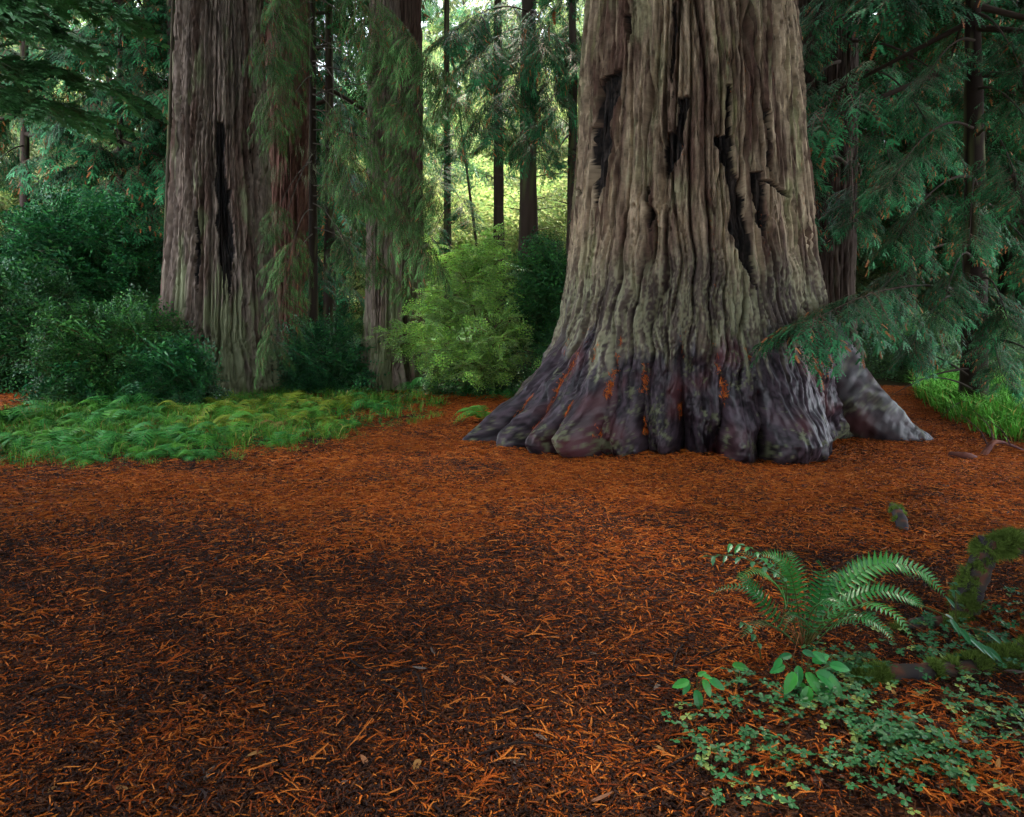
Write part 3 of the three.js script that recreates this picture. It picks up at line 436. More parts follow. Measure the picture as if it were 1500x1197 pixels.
slim('dim conifer trunk half hidden between the two redwood groups', 483, 19, 0.13, [[440, 330, 17.5, 60], [520, 390, 17.5, 60], [470, 420, 17, 60], [510, 300, 17.5, 60]], { whorl: [6, 17, 3, 1.2, 24, 34, 2] });
slim('forked conifer trunk in the gap right of the twin redwoods', 655, 19.5, 0.1, [[640, 280, 18, 70], [690, 330, 18, 60], [630, 360, 18, 60], [670, 230, 18, 70]], { dead: [[700, 380], [620, 400]] });

slim('dark conifer lost in the deep shade above the drooping boughs', 1330, 18.5, 0.16, [], { whorl: [4.4, 20, 3.2, 3.4, 70, 0, 0], h: 21 });
slim('dark conifer at the back of the shade beyond the drooping boughs', 1430, 20.5, 0.16, [], { whorl: [5, 20, 3.2, 3.4, 70, 0, 0], h: 21 });
slim('dark conifer behind the flank of the very dark redwood', 1235, 19.5, 0.18, [], { whorl: [4, 20, 3, 3.4, 70, 0, 0], h: 21 });
slim('shaded conifer far back to the right of the drooping boughs', 1500, 19, 0.16, [], { whorl: [3.4, 20, 3.2, 3.4, 70, 0, 0], h: 21 });
slim('dense dark conifer closing the gap between two drooping boughs', 1375, 23, 0.18, [], { whorl: [5, 21, 3.4, 3.6, 70, 0, 0], h: 22 });
// ------------------------------------------------------------------ broadleaf shrubs
function bush(name, label, c, rx, ry, rz, n, geos, m, seed, o2 = {}) {
  const o = thing(name, label, o2.category ?? 'shrub', V(0, 0, 0), o2.group), r = rng(seed), l = [], base = V(c.x, groundY(c.x, c.z), c.z);
  for (let i = 0; i < n / 8; i++) {
    const u = r() * 2 - 1, a = r() * Math.PI * 2, s = Math.sqrt(1 - u * u), d = V(s * Math.cos(a), u, s * Math.sin(a)), k = (0.45 + 0.55 * Math.cbrt(r())) * (1 + (o2.lump ?? 0.25) * noise(d.x * 2.2 + seed, d.y * 2.2, d.z * 2.2));
    const p = V(c.x + d.x * rx * k, c.y + d.y * ry * k, c.z + d.z * rz * k); if (p.y < base.y + 0.04) continue;
    const g = 0.65 + 0.7 * r(), t = o2.tint ?? [1, 1, 1];
    l.push([basis(p, d.clone().add(V((r() - 0.5), (o2.flat ?? 0.1) - 0.2, (r() - 0.5))), V((r() - 0.5) * 0.8, 1, (r() - 0.5) * 0.8), (o2.size ?? 1) * (0.7 + 0.6 * r())), [t[0] * g, t[1] * g, t[2] * g]]);
  }
  for (let i = 0; i < (o2.stems ?? 6); i++) { const a = r() * 6.28, e = V(c.x + Math.cos(a) * rx * 0.6, c.y + ry * (0.2 + 0.5 * r()), c.z + Math.sin(a) * rz * 0.6); part('stem', limbGeo, limbMat, o, new THREE.Matrix4().compose(base, new THREE.Quaternion().setFromUnitVectors(UP, e.clone().sub(base).normalize()), V(o2.stem ?? 0.02, e.distanceTo(base), o2.stem ?? 0.02))); }
  const split = geos.map(() => []); l.forEach((e, i) => split[i % geos.length].push(e)); split.forEach((q, i) => instanced('foliage', geos[i], m, q, o));
  return o;
}
bush('evergreen_bush', 'large rounded dark green bush against the charred redwood', at(168, 530, 12.7), 1.02, 0.9, 0.8, 900, clumpHuck, glossLeaf, 101, { size: 1.05, stems: 9, tint: [1.35, 1.2, 1.05], lump: 0.4 });
bush('evergreen_bush', 'low glossy shrub spilling from the front of the rounded bush', at(250, 560, 12), 0.5, 0.36, 0.4, 240, clumpHuck, glossLeaf, 102, { size: 1.15, tint: [0.9, 1.1, 1.25] });
bush('evergreen_bush', 'small blue green shrub at the left foot of the rounded bush', at(115, 588, 12.2), 0.5, 0.26, 0.35, 170, clumpHuck, glossLeaf, 103, { size: 1.1, tint: [0.9, 1.15, 1.4] });
bush('evergreen_bush', 'layered dark shrub between the charred redwood and the grey twin', at(480, 535, 13.9), 0.62, 0.62, 0.5, 420, clumpHuck, glossLeaf, 104, { size: 1.15, tint: [0.9, 1.05, 1.3] });
bush('evergreen_bush', 'tall dark shrub hugging the left flank of the giant', at(808, 450, 12.9), 0.38, 1.0, 0.36, 420, clumpHuck, glossLeaf, 105, { size: 1.05, lump: 0.8 });
function archShrub(label, px, py, z, targets, geos, m, seed, n, tint) {
  const o = thing('arching_shrub', label, 'shrub'), r = rng(seed), l = [], A = V((px - 750) / F * z, 0, -z); A.y = groundY(A.x, A.z);
  for (const [d, e, f] of targets) { const B = at(d, e, f), M = A.clone().lerp(B, 0.35).add(V(0, 0.5 * Math.max(0.2, B.y), 0)); part('stem', tube([A, A.clone().lerp(M, 0.6).add(V(0, 0.1, 0)), M, M.clone().lerp(B, 0.6).add(V(0, 0.12, 0)), B], [0.016, 0.013, 0.01, 0.007, 0.003], 6, () => [0.09, 0.06, 0.035], 0.1, d, 4), darkBark, o); for (let k = 0; k < n; k++) { const t = (k + r()) / n, p = M.clone().lerp(B, t).add(V((r() - 0.5) * 0.3, 0.1 * Math.sin(3.1 * t) + (r() - 0.5) * 0.14, (r() - 0.5) * 0.4)), g = 0.7 + 0.6 * r(); l.push([basis(p, V(r() - 0.5, 0.2 * (r() - 0.5), r() - 0.5), UP, 0.75 + 0.5 * r()), [tint[0] * g, tint[1] * g, tint[2] * g]]); } }
  addCrown(o, geos, m, l); o.children.forEach((c) => { if (c.name === 'crown') c.name = 'foliage'; });
}
archShrub('airy lime green shrub arching in the gap before the giant', 700, 588, 13.3, [[580, 500, 12.6], [600, 470, 12.4], [630, 430, 12.8], [650, 505, 12.2], [665, 400, 13], [690, 450, 12.2], [700, 380, 13.4], [720, 500, 12.2], [735, 430, 12.6], [760, 470, 12.4], [775, 400, 13], [790, 520, 12.3], [640, 540, 12.4], [745, 545, 12.4], [615, 520, 12.9], [680, 530, 12.2], [565, 490, 12.8], [720, 350, 13.4], [650, 370, 13.4], [800, 470, 12.8], [755, 500, 12.2], [705, 545, 12.1], [625, 450, 12.3], [740, 380, 12.9]], clumpLime, farMat, 106, 6, [2.1, 1.9, 1.2]);  // leaf tint raised to paint in light falling on the shrub
bush('low_shrub', 'low dim shrub at the foot of the lime green shrub', at(690, 565, 13.6), 0.9, 0.36, 0.5, 380, clumpHuck, glossLeaf, 108, { size: 1.1 });
bush('low_shrub', 'dim shrub filling the shadow left of the rounded bush', at(40, 510, 14.5), 1.0, 1.3, 0.8, 700, clumpHuck, glossLeaf, 109, { size: 1.3 });
bush('low_shrub', 'leafy shrub rising behind the rounded bush', at(120, 390, 17), 1.4, 1.3, 1, 800, clumpHuck, glossLeaf, 110, { size: 1.6, tint: [0.9, 1.2, 1.3] });
// maple leaves hanging into the upper left corner
const maple = thing('maple_tree', 'broadleaf maple limbs reaching in at the upper left corner', 'tree');
{
  const r = rng(121), l = [], x = -8.6, z = -9.5;
  smallTrunk(maple, x, z, 12, 0.16, 0.05, [0.09, 0.08, 0.06], 5);
  for (const [d, e, f, n] of [[120, 60, 9, 60], [170, 130, 9, 70], [60, 150, 8.6, 60], [140, 170, 9.4, 50], [60, 20, 9, 60], [180, 20, 9.6, 50], [20, 100, 8.6, 50]]) { const A = V(x, at(0, e - 60, 9.3).y, z), B = at(d, e, f); bough(l, A, B, { n, width: 0.7, size: 1, arch: 0.06, hang: 0.3, r }); curvedLimb(maple, A, B, 0.06, 0.025, darkBark, [0.10, 0.09, 0.075]); }
  whorls(maple, l, x, z, 6, 12, 3.2, 1.5, 14, 26, 1.6, r, { limbs: false });
  addCrown(maple, twigMaple, glossLeaf, l);
}
// ------------------------------------------------------------------ far forest
{
  const r = rng(131);
  // sunlit leafy trees beyond, standing in the clearing
  const spots = [[620, 52, 8], [760, 55, 8.6], [860, 52, 8], [30, 48, 7.5], [110, 52, 8], [190, 50, 8], [1300, 50, 8], [1450, 48, 8], [70, 36, 4.6], [600, 42, 5], [700, 44, 5.4], [790, 42, 5], [860, 46, 5.4], [650, 48, 6], [750, 36, 4], [540, 45, 5], [560, 30, 2.6], [640, 26, 2.2], [700, 31, 2.6], [790, 28, 2.4], [850, 33, 3], [610, 38, 3.4], [740, 40, 3.6], [880, 27, 2.4], [480, 34, 3], [1320, 24, 2.2], [1400, 28, 2.6], [1480, 23, 2.2], [1280, 31, 2.8], [130, 34, 3], [60, 30, 2.6], [240, 38, 3.2], [-40, 26, 2.4], [1580, 27, 2.6], [350, 36, 3], [960, 36, 3.2], [1120, 34, 3]];
  spots.forEach(([px, z, s], i) => { const x = (px - 750) / F * z, y = groundY(x, -z); bush('broadleaf_tree', 'pale sunlit broadleaf tree beyond the redwoods', V(x, y + s * 1.05, -z), s * 0.95, s * 1.25, s * 0.8, 420, i % 3 ? clumpFar : clumpMid, farMat, 200 + i, { category: 'tree', group: 'sunlit broadleaf trees in the clearing', size: 1 + 0.15 * s, lump: 0.6, stems: 4, stem: 0.07, tint: [1, 1, 1] }); });
  const low = [[590, 20], [655, 21], [720, 22.5], [790, 21], [1330, 17], [1410, 15.5], [1500, 16], [1450, 19], [1290, 20], [440, 22], [330, 24], [90, 21], [0, 19]];
  low.forEach(([px, z], i) => { const x = (px - 750) / F * z; bush('fern_thicket', 'light green leafy thicket in the sunny clearing', V(x, groundY(x, -z) + 0.35, -z), 1.3, 0.7, 1, 260, clumpMid, farMat, 260 + i, { group: 'thickets in the sunny clearing', size: 0.7, lump: 0.5, stems: 3, tint: [1.4, 1.35, 1.1] }); });
  // dark conifers
  const con = [[-90, 24], [215, 27], [290, 24], [345, 29], [430, 26], [590, 50], [680, 52], [770, 51], [1100, 28], [1180, 24], [1340, 34], [1570, 22], [1660, 25], [-180, 22], [260, 20], [340, 21], [395, 23], [1170, 18], [1480, 20], [-30, 36], [160, 40], [420, 42], [1380, 44], [1220, 42], [-60, 48], [60, 46], [250, 47], [340, 45], [500, 50], [630, 55], [725, 56], [820, 55], [650, 63], [740, 64], [790, 63], [850, 61], [700, 66], [600, 65], [560, 58], [640, 60], [720, 58], [810, 60], [870, 56], [960, 48], [1150, 48], [1290, 50], [1460, 48], [1540, 46]];
  con.forEach(([px, z], i) => {
    const x = (px - 750) / F * z, o = thing('background_conifer', 'dark green conifer standing in the forest behind', 'tree', V(0, 0, 0), 'dark conifers behind the grove'), l = [];
    smallTrunk(o, x, -z, 20 + 6 * r(), 0.2 + 0.1 * r(), 0.05, [0.045, 0.034, 0.028], i);
    const far = z > 40; whorls(o, l, x, -z, far ? 0.5 : 1.2, far ? 26 : 23, far ? 5 : 2.9, far ? 2 : 4.6, far ? 74 : 88, 0, 0, rng(300 + i), { limbs: false, whole: true });
    addCrown(o, boughFine, redMat, l);
  });
}
// ------------------------------------------------------------------ unseen trees added behind and beside the camera to shade the foreground
{
  // no bough hangs low enough to stand between the photographer and the trees
  const clearOfView = (A, B) => { const L = A.distanceTo(B), P = V(0, 0, 0); for (let k = 0; k <= 8; k++) { P.lerpVectors(A, B, k / 8 * 1.15); const w = 0.5 * L; if (P.z - w < 0.3 && Math.abs(P.x) - w < 0.5 - P.z * 0.8 && P.y - 0.35 * L < 2.3 - Math.min(0, P.z - w) * 0.45) return false; } return true; };
  const spots = [[-5.5, 3.5], [-9, -2], [-2, 5.5], [3, 5], [8.5, 1.5], [-10.5, -7], [9.8, -5], [-6, 10], [1, 12], [9, 9], [-13, 4], [14, -2], [-7, -4], [7.2, -2.5], [-13, -11], [14, -9], [-15, -16], [15, -15], [-3.4, -1.1], [3.9, -0.9], [0.3, 3.4], [-5.2, -3.0], [-1.4, 1.9], [1.9, 2.1], [5.4, -2.6]];
  spots.forEach(([x, z], i) => {
    const o = thing('added_shade_conifer', 'unseen redwood added to shade the open litter floor', 'tree', V(0, 0, 0), 'unseen redwoods added for shade'), l = [], r = rng(800 + i);
    smallTrunk(o, x, z, 24, 0.45, 0.15, [0.09, 0.06, 0.045], i + 40);
    whorls(o, l, x, z, 6, 24, 5.2, 2.6, 34, 0, 0, r, { limbs: false, whole: true, keep: clearOfView });
    addCrown(o, boughRough, redMat, l);
  });
}

// ------------------------------------------------------------------ litter on the ground
const litterMat = leafMat({ roughness: 0.7, specularIntensity: 0.2 });
function strip(T, p, yaw, len, wid, col, r, feather) {       // a bent dead twig with a roof-shaped section; feathered ones keep flat needles
  const seg = 4, bend = (r() - 0.5) * (r() < 0.25 ? 2.4 : 0.8), rise = 0.004 * r() + (r() < 0.04 ? 0.02 * r() : 0); let x = p[0], z = p[2], a = yaw, prev = null;
  for (let i = 0; i <= seg; i++) {
    const t = i / seg, w = wid * 0.5 * (0.35 + 1.3 * Math.sin(Math.PI * clamp(t * 0.9 + 0.08))), y = p[1] + rise * 4 * t * (1 - t) + 0.002, s = [-Math.sin(a) * w, Math.cos(a) * w];
    const cur = [[x + s[0], y - 0.001, z + s[1]], [x, y + wid * 0.45, z], [x - s[0], y - 0.001, z - s[1]]], k = 0.85 + 0.3 * r(), c = [col[0] * k, col[1] * k, col[2] * k];
    if (prev) { T.quad(prev[0], prev[1], cur[1], cur[0], c); T.quad(prev[1], prev[2], cur[2], cur[1], c);
      if (feather) for (let j = 0; j < 3; j++) for (const q of [0, 2]) { const u = (j + 0.5) / 3, sg = q ? -1 : 1, b = [mix(prev[1][0], x, u), mix(prev[1][1], y, u) + wid * 0.3, mix(prev[1][2], z, u)], L = feather * (0.6 + 0.6 * r()) * (1.1 - 0.7 * t), d = [-Math.sin(a) * sg + Math.cos(a) * 0.9, Math.cos(a) * sg + Math.sin(a) * 0.9]; T.tri(b, [b[0] + Math.cos(a) * 0.0035, b[1], b[2] + Math.sin(a) * 0.0035], [b[0] + d[0] * L * 0.75, b[1] - 0.001 + 0.004 * r(), b[2] + d[1] * L * 0.75], c); } }
    prev = cur; x += Math.cos(a) * len / seg; z += Math.sin(a) * len / seg; a += bend / seg;
  }
}
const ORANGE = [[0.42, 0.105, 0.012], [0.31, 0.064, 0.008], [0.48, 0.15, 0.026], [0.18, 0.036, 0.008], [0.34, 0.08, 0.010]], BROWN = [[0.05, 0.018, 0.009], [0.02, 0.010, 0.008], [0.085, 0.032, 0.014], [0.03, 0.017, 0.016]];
function litterClump(seed, n, rad, orange, big) {
  const T = new Tris(), r = rng(seed);
  for (let i = 0; i < n; i++) {
    const a = r() * 6.283, d = rad * Math.sqrt(r()), o = r() < orange, pal = o ? ORANGE : BROWN, c = pal[Math.floor(r() * pal.length)], fe = o && r() < 0.3;
    strip(T, [Math.cos(a) * d, 0.022 * r() * r(), Math.sin(a) * d], r() * 6.283, (fe ? 0.05 + 0.06 * r() : 0.016 + 0.075 * r() * r()) * big, (fe ? 0.003 : 0.0022 + 0.0035 * r()) * big, c, r, fe ? 0.009 * big : 0);
  }
  return T.geo();
}
const clumpHot = [401, 402, 403, 404].map((s) => litterClump(s, 420, 0.36, 0.86, 1)), clumpDull = [411, 412, 413, 414].map((s) => litterClump(s, 420, 0.36, 0.14, 1));
const inGreen = (x, z) => inPoly(GREEN_EDGE, ...pxOf(x, 0, z)), inRight = (x, z) => inPoly(RIGHT_EDGE, ...pxOf(x, 0, z));
const insideTree = (x, z) => { const dx = x - BIG.x, dz = z - BIG.z, d = Math.hypot(dx, dz); if (d > 3.2) return false; const q = bigSurf(Math.atan2(dx, dz) - bigSurf.turn, 0.05); return d < Math.hypot(q.x - BIG.x, q.z - BIG.z) - 0.05; };
const inPatch = (x, z) => { const [px, py] = pxOf(x, 0, z), e = 40 * noise(x * 1.5, 3, z * 1.5); return px > 1290 + e && py > 905 + e * 0.5 - (px - 1290) * 0.2 || py > 960 + e && px > 1180 + e - (py - 960) * 1.05; };      // the leafy corner by the mossy wood
{
  const r = rng(421), hot = [], dull = [];
  const put = (x, z, dens) => {
    if (insideTree(x, z)) return;
    const [px, py] = pxOf(x, 0, z); if (px < -150 || px > 1650) return;
    const g = inGreen(x, z), q = inRight(x, z); if ((g || q) && r() > (g ? 0.18 : 0.1)) return;
    // older browner litter near the camera and left; its share also paints foreground shade
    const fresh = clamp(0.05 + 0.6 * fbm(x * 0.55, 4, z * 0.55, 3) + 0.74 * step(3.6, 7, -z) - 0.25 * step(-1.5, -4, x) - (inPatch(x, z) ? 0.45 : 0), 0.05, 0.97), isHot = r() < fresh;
        if (inPatch(x, z) && r() < 0.6) return;
    const k = 0.72 + 0.5 * r(), m = new THREE.Matrix4().compose(V(x, groundY(x, z) + 0.003 + 0.012 * r(), z), new THREE.Quaternion().setFromEuler(new THREE.Euler((r() - 0.5) * 0.06, r() * 6.283, (r() - 0.5) * 0.06)), V(dens, dens, dens));
    (isHot ? hot : dull).push([m, [k, k, k]]);
  };
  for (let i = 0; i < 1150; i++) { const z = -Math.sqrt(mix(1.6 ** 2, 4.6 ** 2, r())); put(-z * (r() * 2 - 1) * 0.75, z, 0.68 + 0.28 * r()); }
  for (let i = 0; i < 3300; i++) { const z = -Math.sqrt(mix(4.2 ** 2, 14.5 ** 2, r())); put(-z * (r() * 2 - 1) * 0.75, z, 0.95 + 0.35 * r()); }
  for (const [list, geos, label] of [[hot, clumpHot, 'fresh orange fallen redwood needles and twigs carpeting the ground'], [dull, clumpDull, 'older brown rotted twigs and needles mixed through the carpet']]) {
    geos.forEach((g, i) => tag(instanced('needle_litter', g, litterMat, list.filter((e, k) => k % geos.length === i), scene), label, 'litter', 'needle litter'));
  }
  // drifts of needles caught on the roots of the giant
  const tr = [clumpHot[0], clumpHot[1]].map(() => []), one = [431, 432, 433].map((s) => litterClump(s, 3, 0.03, 1, 0.85)), l = [];
  for (let i = 0; i < 60000 && l.length < 2400; i++) {
    const th = (r() * 2 - 1) * 1.9, h = 0.12 + 1.15 * r() * r(), q = bigSurf.toeAt(th, h);
    const band = noise(th * 9, h * 0.9, 21) + 0.35 * noise(th * 22, h * 6, 5); const creased = q.e < 0.13 && noise(th * 6, h * 1.4, 21) > -0.05 && h > 0.22; if (!creased && band < 0.5 + 0.4 * q.e) continue;
    const a = bigSurf(th, h), b = bigSurf(th, h + 0.05), c = bigSurf(th + 0.03, h), A = V(a.x, a.y, a.z), up = V(b.x, b.y, b.z).sub(A), sd = V(c.x, c.y, c.z).sub(A), nr = sd.clone().cross(up).normalize();
    if (nr.y < (creased ? 0.04 : 0.2)) continue;
    l.push([basis(A.addScaledVector(nr, 0.004), up.multiplyScalar(r() < 0.5 ? 1 : -1).addScaledVector(sd, (r() - 0.5)), nr, 0.7 + 0.4 * r()), [1.3, 1.3, 1.3]]);
  }
  for (let i = 0; i < 3000; i++) {                            // single needles hung up in the bark
    const th = (r() * 2 - 1) * 1.6, h = 1 + 4.6 * r(); if (noise(th * 14, h * 0.6, 31) < 0.45) continue;
    const a = bigSurf(th, h), b = bigSurf(th, h + 0.04), c = bigSurf(th + 0.02, h), A = V(a.x, a.y, a.z), up = V(b.x, b.y, b.z).sub(A), nr = V(c.x, c.y, c.z).sub(A).cross(up).normalize();
    l.push([basis(A.addScaledVector(nr, 0.004), up.add(nr.clone().cross(UP).multiplyScalar((r() - 0.5) * 0.04)), nr, 0.55), [1, 1, 1]]);
  }
  one.forEach((g, i) => tag(instanced('caught_needles', g, litterMat, l.filter((e, k) => k % 3 === i), scene), 'orange needles lodged in the creases of the purple roots', 'litter', 'needles caught on the giant'));
}
// ------------------------------------------------------------------ loose leaves, sprays and sticks lying on the carpet
const leafShape = (len, wid, cup, seg = 6, teeth = 0) => {                                            // a leaf with a midrib fold and a curl, x along the length
  const T = new Tris(), W = (t) => wid * 1.05 * t ** 0.6 * (1 - t) ** 0.85 * (1 + teeth * (Math.round(t * seg) % 2 ? 1 : -1)) + 0.0004;
  const P = (t, s) => [len * t, -cup * len * t * t + Math.abs(s) * 0.22 * W(t), s * W(t)], w = [1, 1, 1];
  for (let i = 0; i < seg; i++) { const a = i / seg, b = (i + 1) / seg; for (const s of [-1, 1]) { s > 0 ? T.quad(P(a, 0), P(a, s), P(b, s), P(b, 0), w) : T.quad(P(a, s), P(a, 0), P(b, 0), P(b, s), w); } }
  return T.geo();
};
const solid = (r, g, b, o = {}) => mat({ color: new THREE.Color().setRGB(r, g, b), roughness: 0.6, ...o });
{
  const r = rng(441), dead = [leafShape(0.07, 0.035, 0.25), leafShape(0.055, 0.03, 0.4), leafShape(0.08, 0.03, -0.2)], mats = [solid(0.16, 0.075, 0.045), solid(0.24, 0.105, 0.05), solid(0.11, 0.065, 0.055), solid(0.22, 0.11, 0.035), solid(0.12, 0.09, 0.075)];
  for (let i = 0; i < 70; i++) {
    const py = 800 + 390 * Math.sqrt(r()), px = 20 + 1460 * r(), p = onGround(px, py); p.y = groundY(p.x, p.z) + 0.025;
    const m = single('fallen_leaf', dead[i % 3], mats[Math.floor(r() * 5)], 'curled brown dead leaf lying on the needle carpet', 'leaf', 'dead leaves on the carpet'); m.applyMatrix4(basis(p, V(r() - 0.5, 0.1 * (r() - 0.5), r() - 0.5), V((r() - 0.5) * 0.6, 1, (r() - 0.5) * 0.6), 0.6 + 0.5 * r()));
  }
  const sp = [451, 452, 453].map((s) => { const T = new Tris(), q = rng(s), c = ORANGE[s % 3]; strip(T, [0, 0, 0], 0, 0.16, 0.004, c, q, 0.016); strip(T, [0.05, 0, 0], 0.7, 0.08, 0.003, c, q, 0.014); strip(T, [0.07, 0, 0], -0.7, 0.07, 0.003, c, q, 0.013); return T.geo(); });
  const place = (px, py, s) => { const p = onGround(px, py); p.y = groundY(p.x, p.z) + 0.022; const m = single('fallen_spray', sp[Math.floor(r() * 3)], litterMat, 'orange dead redwood spray lying flat on the ground', 'twig', 'dead sprays on the carpet'); m.applyMatrix4(basis(p, V(r() - 0.5, 0.05, (r() - 0.5) * 0.5), V((r() - 0.5) * 0.4, 1, (r() - 0.5) * 0.4), s)); };
  for (let i = 0; i < 55; i++) place(20 + 1460 * r(), 900 + 290 * r(), 0.6 + 0.5 * r());
  for (const [x, y] of [[1380, 1000], [1085, 1045], [1100, 1065], [1170, 1052], [1000, 1120], [970, 1150], [1240, 1100], [1310, 1115], [1400, 1040], [1430, 1075], [1450, 1120], [1380, 1150], [1275, 1160], [1200, 1175], [1110, 1165]]) place(x, y, 0.9);
  const sm = solid(0.022, 0.014, 0.012, { roughness: 0.9 });
  const sticks = [[[503, 968], [520, 988], [550, 995], [575, 1000], [598, 994], [612, 1010], [624, 1062]], [[560, 1010], [590, 1035], [606, 1058]], [[640, 905], [690, 900], [740, 905]], [[1000, 955], [990, 975], [985, 1000]], [[1010, 985], [1060, 965], [1100, 955]], [[130, 900], [170, 880], [215, 868]], [[60, 1020], [100, 1015], [150, 1030]], [[300, 880], [360, 870], [400, 872]], [[700, 1120], [760, 1105], [830, 1110]], [[1440, 1005], [1480, 995], [1500, 993]], [[960, 1140], [1010, 1125], [1060, 1105]]];
  for (const s of sticks) single('fallen_stick', tube(s.map(([x, y], i) => { const p = onGround(x, y); p.y = groundY(p.x, p.z) + 0.026 + 0.02 * (i % 2); return p; }), [0.006, 0.005, 0.003], 6, () => [1, 1, 1], 0.2, s[0][0], 4), sm, 'thin dark wet stick lying across the needle carpet', 'stick', 'dark sticks on the carpet');
}
// ------------------------------------------------------------------ ferns
function ladyFrond(seed, L, arch, col) {                     // soft lacy frond: x outward, y up
  const T = new Tris(), r = rng(seed), n = 17, P = (t) => V(L * (t - 0.18 * t * t), L * arch * (1.5 * t - 1.75 * t * t), 0.03 * L * Math.sin(t * 3 + seed));
  for (let i = 2; i < n; i++) {
    const t = i / n, o = P(t), d = P(Math.min(1, t + 0.02)).sub(o).normalize(), len = L * 0.24 * Math.sin(Math.PI * Math.min(1, 0.18 + 0.82 * t)) ** 0.8 * (0.85 + 0.3 * r()) + 0.01;
    for (const s of [-1, 1]) {
      const dir = V(d.x * 0.45, d.y * 0.45 - 0.22, s * 0.9).normalize(), nr = V(-d.y, Math.abs(d.x) + 0.2, 0).normalize(), k = 0.75 + 0.5 * r(), c = [col[0] * k, col[1] * k, col[2] * k];
      const m = 7; for (let j = 0; j < m; j++) { const u = j / m, b = o.clone().addScaledVector(dir, len * u), e = o.clone().addScaledVector(dir, len * (u + 1.3 / m)), w = len * 0.125 * (1 - 0.8 * u) + 0.002, q = d.clone().multiplyScalar(w), A = (v) => [v.x, v.y, v.z]; T.tri(A(b), A(e), A(b.clone().addScaledVector(dir, len * 0.09).add(q)), c); T.tri(A(b), A(b.clone().addScaledVector(dir, len * 0.09).sub(q)), A(e), c); }
    }
  }
  for (let i = 0; i < 8; i++) { const a = P(i / 8), b = P((i + 1) / 8), w = 0.003; T.quad([a.x, a.y, -w + a.z], [a.x, a.y, w + a.z], [b.x, b.y, w + b.z], [b.x, b.y, -w + b.z], [0.14, 0.16, 0.06]); }
  return T.geo();
}
const fernMat = leafMat({ roughness: 0.6, specularIntensity: 0.2 });
const GF = [0.07, 0.235, 0.024], BF = [0.042, 0.2, 0.036], YF = [0.16, 0.21, 0.014], DF = [0.22, 0.10, 0.035];
const fronds = [[501, GF], [502, GF], [503, BF], [504, BF], [505, YF], [506, YF], [507, DF]].map(([s, c]) => ladyFrond(s, 0.55, 0.75 + 0.2 * (s % 3), c));
function fernPlant(p, n, size, pal, seed, label, group) {
  const r = rng(seed), o = thing('fern', label, 'fern', p, group), a0 = r() * 6.28;
  for (let i = 0; i < n; i++) { const a = a0 + i * 6.283 / n + 0.5 * (r() - 0.5), s = size * (0.75 + 0.5 * r()); part('frond', fronds[pal[Math.floor(r() * pal.length)]], fernMat, o, new THREE.Matrix4().compose(V(0, 0, 0), new THREE.Quaternion().setFromEuler(new THREE.Euler(0.25 * (r() - 0.5), a, (r() - 0.5) * 0.5, 'YXZ')), V(s, s * (0.7 + 0.5 * r()), s))); }
  return o;
}
{
  const r = rng(511); let k = 0;
  for (let i = 0; i < 4000 && k < 92; i++) {
    const px = -60 + 690 * r(), py = 585 + 115 * r(); if (!inPoly(GREEN_EDGE, px, py + 6) || !inPoly(GREEN_EDGE, px, py - 6)) continue;
    if (py > 672 - (px > 350 ? (px - 350) * 0.22 : 0) && r() < 0.7) continue;
    if (px > 520 && r() < 0.75) continue;
    const p = onGround(px, py); if (Math.hypot(p.x + 5.55, p.z + 14.3) < 1.5) continue; p.y = groundY(p.x, p.z);
    const warm = px > 260 && px < 500 && py < 640; fernPlant(p, 6 + Math.floor(r() * 4), (inPoly(GREEN_EDGE, px, py + 24) ? 0.6 + 0.7 * r() * r() : 0.42 + 0.2 * r()), warm ? [0, 1, 4, 5, 5] : r() < 0.5 ? [0, 1, 2] : [2, 3, 3, 1], 600 + i, 'soft lacy green fern in the fern bed before the charred redwood', 'lacy ferns in the fern bed'); k++;
  }
  const g = (px, py) => { const p = onGround(px, py); p.y = groundY(p.x, p.z); return p; };
  fernPlant(g(413, 628), 5, 0.8, [6, 6, 5], 701, 'withered brown fern clump among the green ferns');
  fernPlant(g(545, 605), 6, 1.15, [2, 3], 702, 'blue green fern at the foot of the grey twin redwood');
  { const o = thing('fern', 'bright green fern leaning out from the left root tip of the giant', 'fern', g(712, 622)); const q = rng(703); for (const [a, s] of [[2.9, 1.25], [2.6, 1.0], [3.5, 1.1], [2.2, 1.0], [1.6, 0.9], [3.1, 0.85]]) part('frond', fronds[q() < 0.6 ? 0 : 1], fernMat, o, new THREE.Matrix4().compose(V(0, 0, 0), new THREE.Quaternion().setFromEuler(new THREE.Euler(0, a, 0.25 * q(), 'YXZ')), V(s, s * 1.1, s))); }
  for (const [x, y] of [[640, 575], [690, 578], [735, 580], [610, 572], [760, 575]]) fernPlant(g(x, y), 7, 1.2, [2, 3], 710 + x, 'dim fern in the shade under the lime green shrub', 'shaded ferns under the shrubs');
}
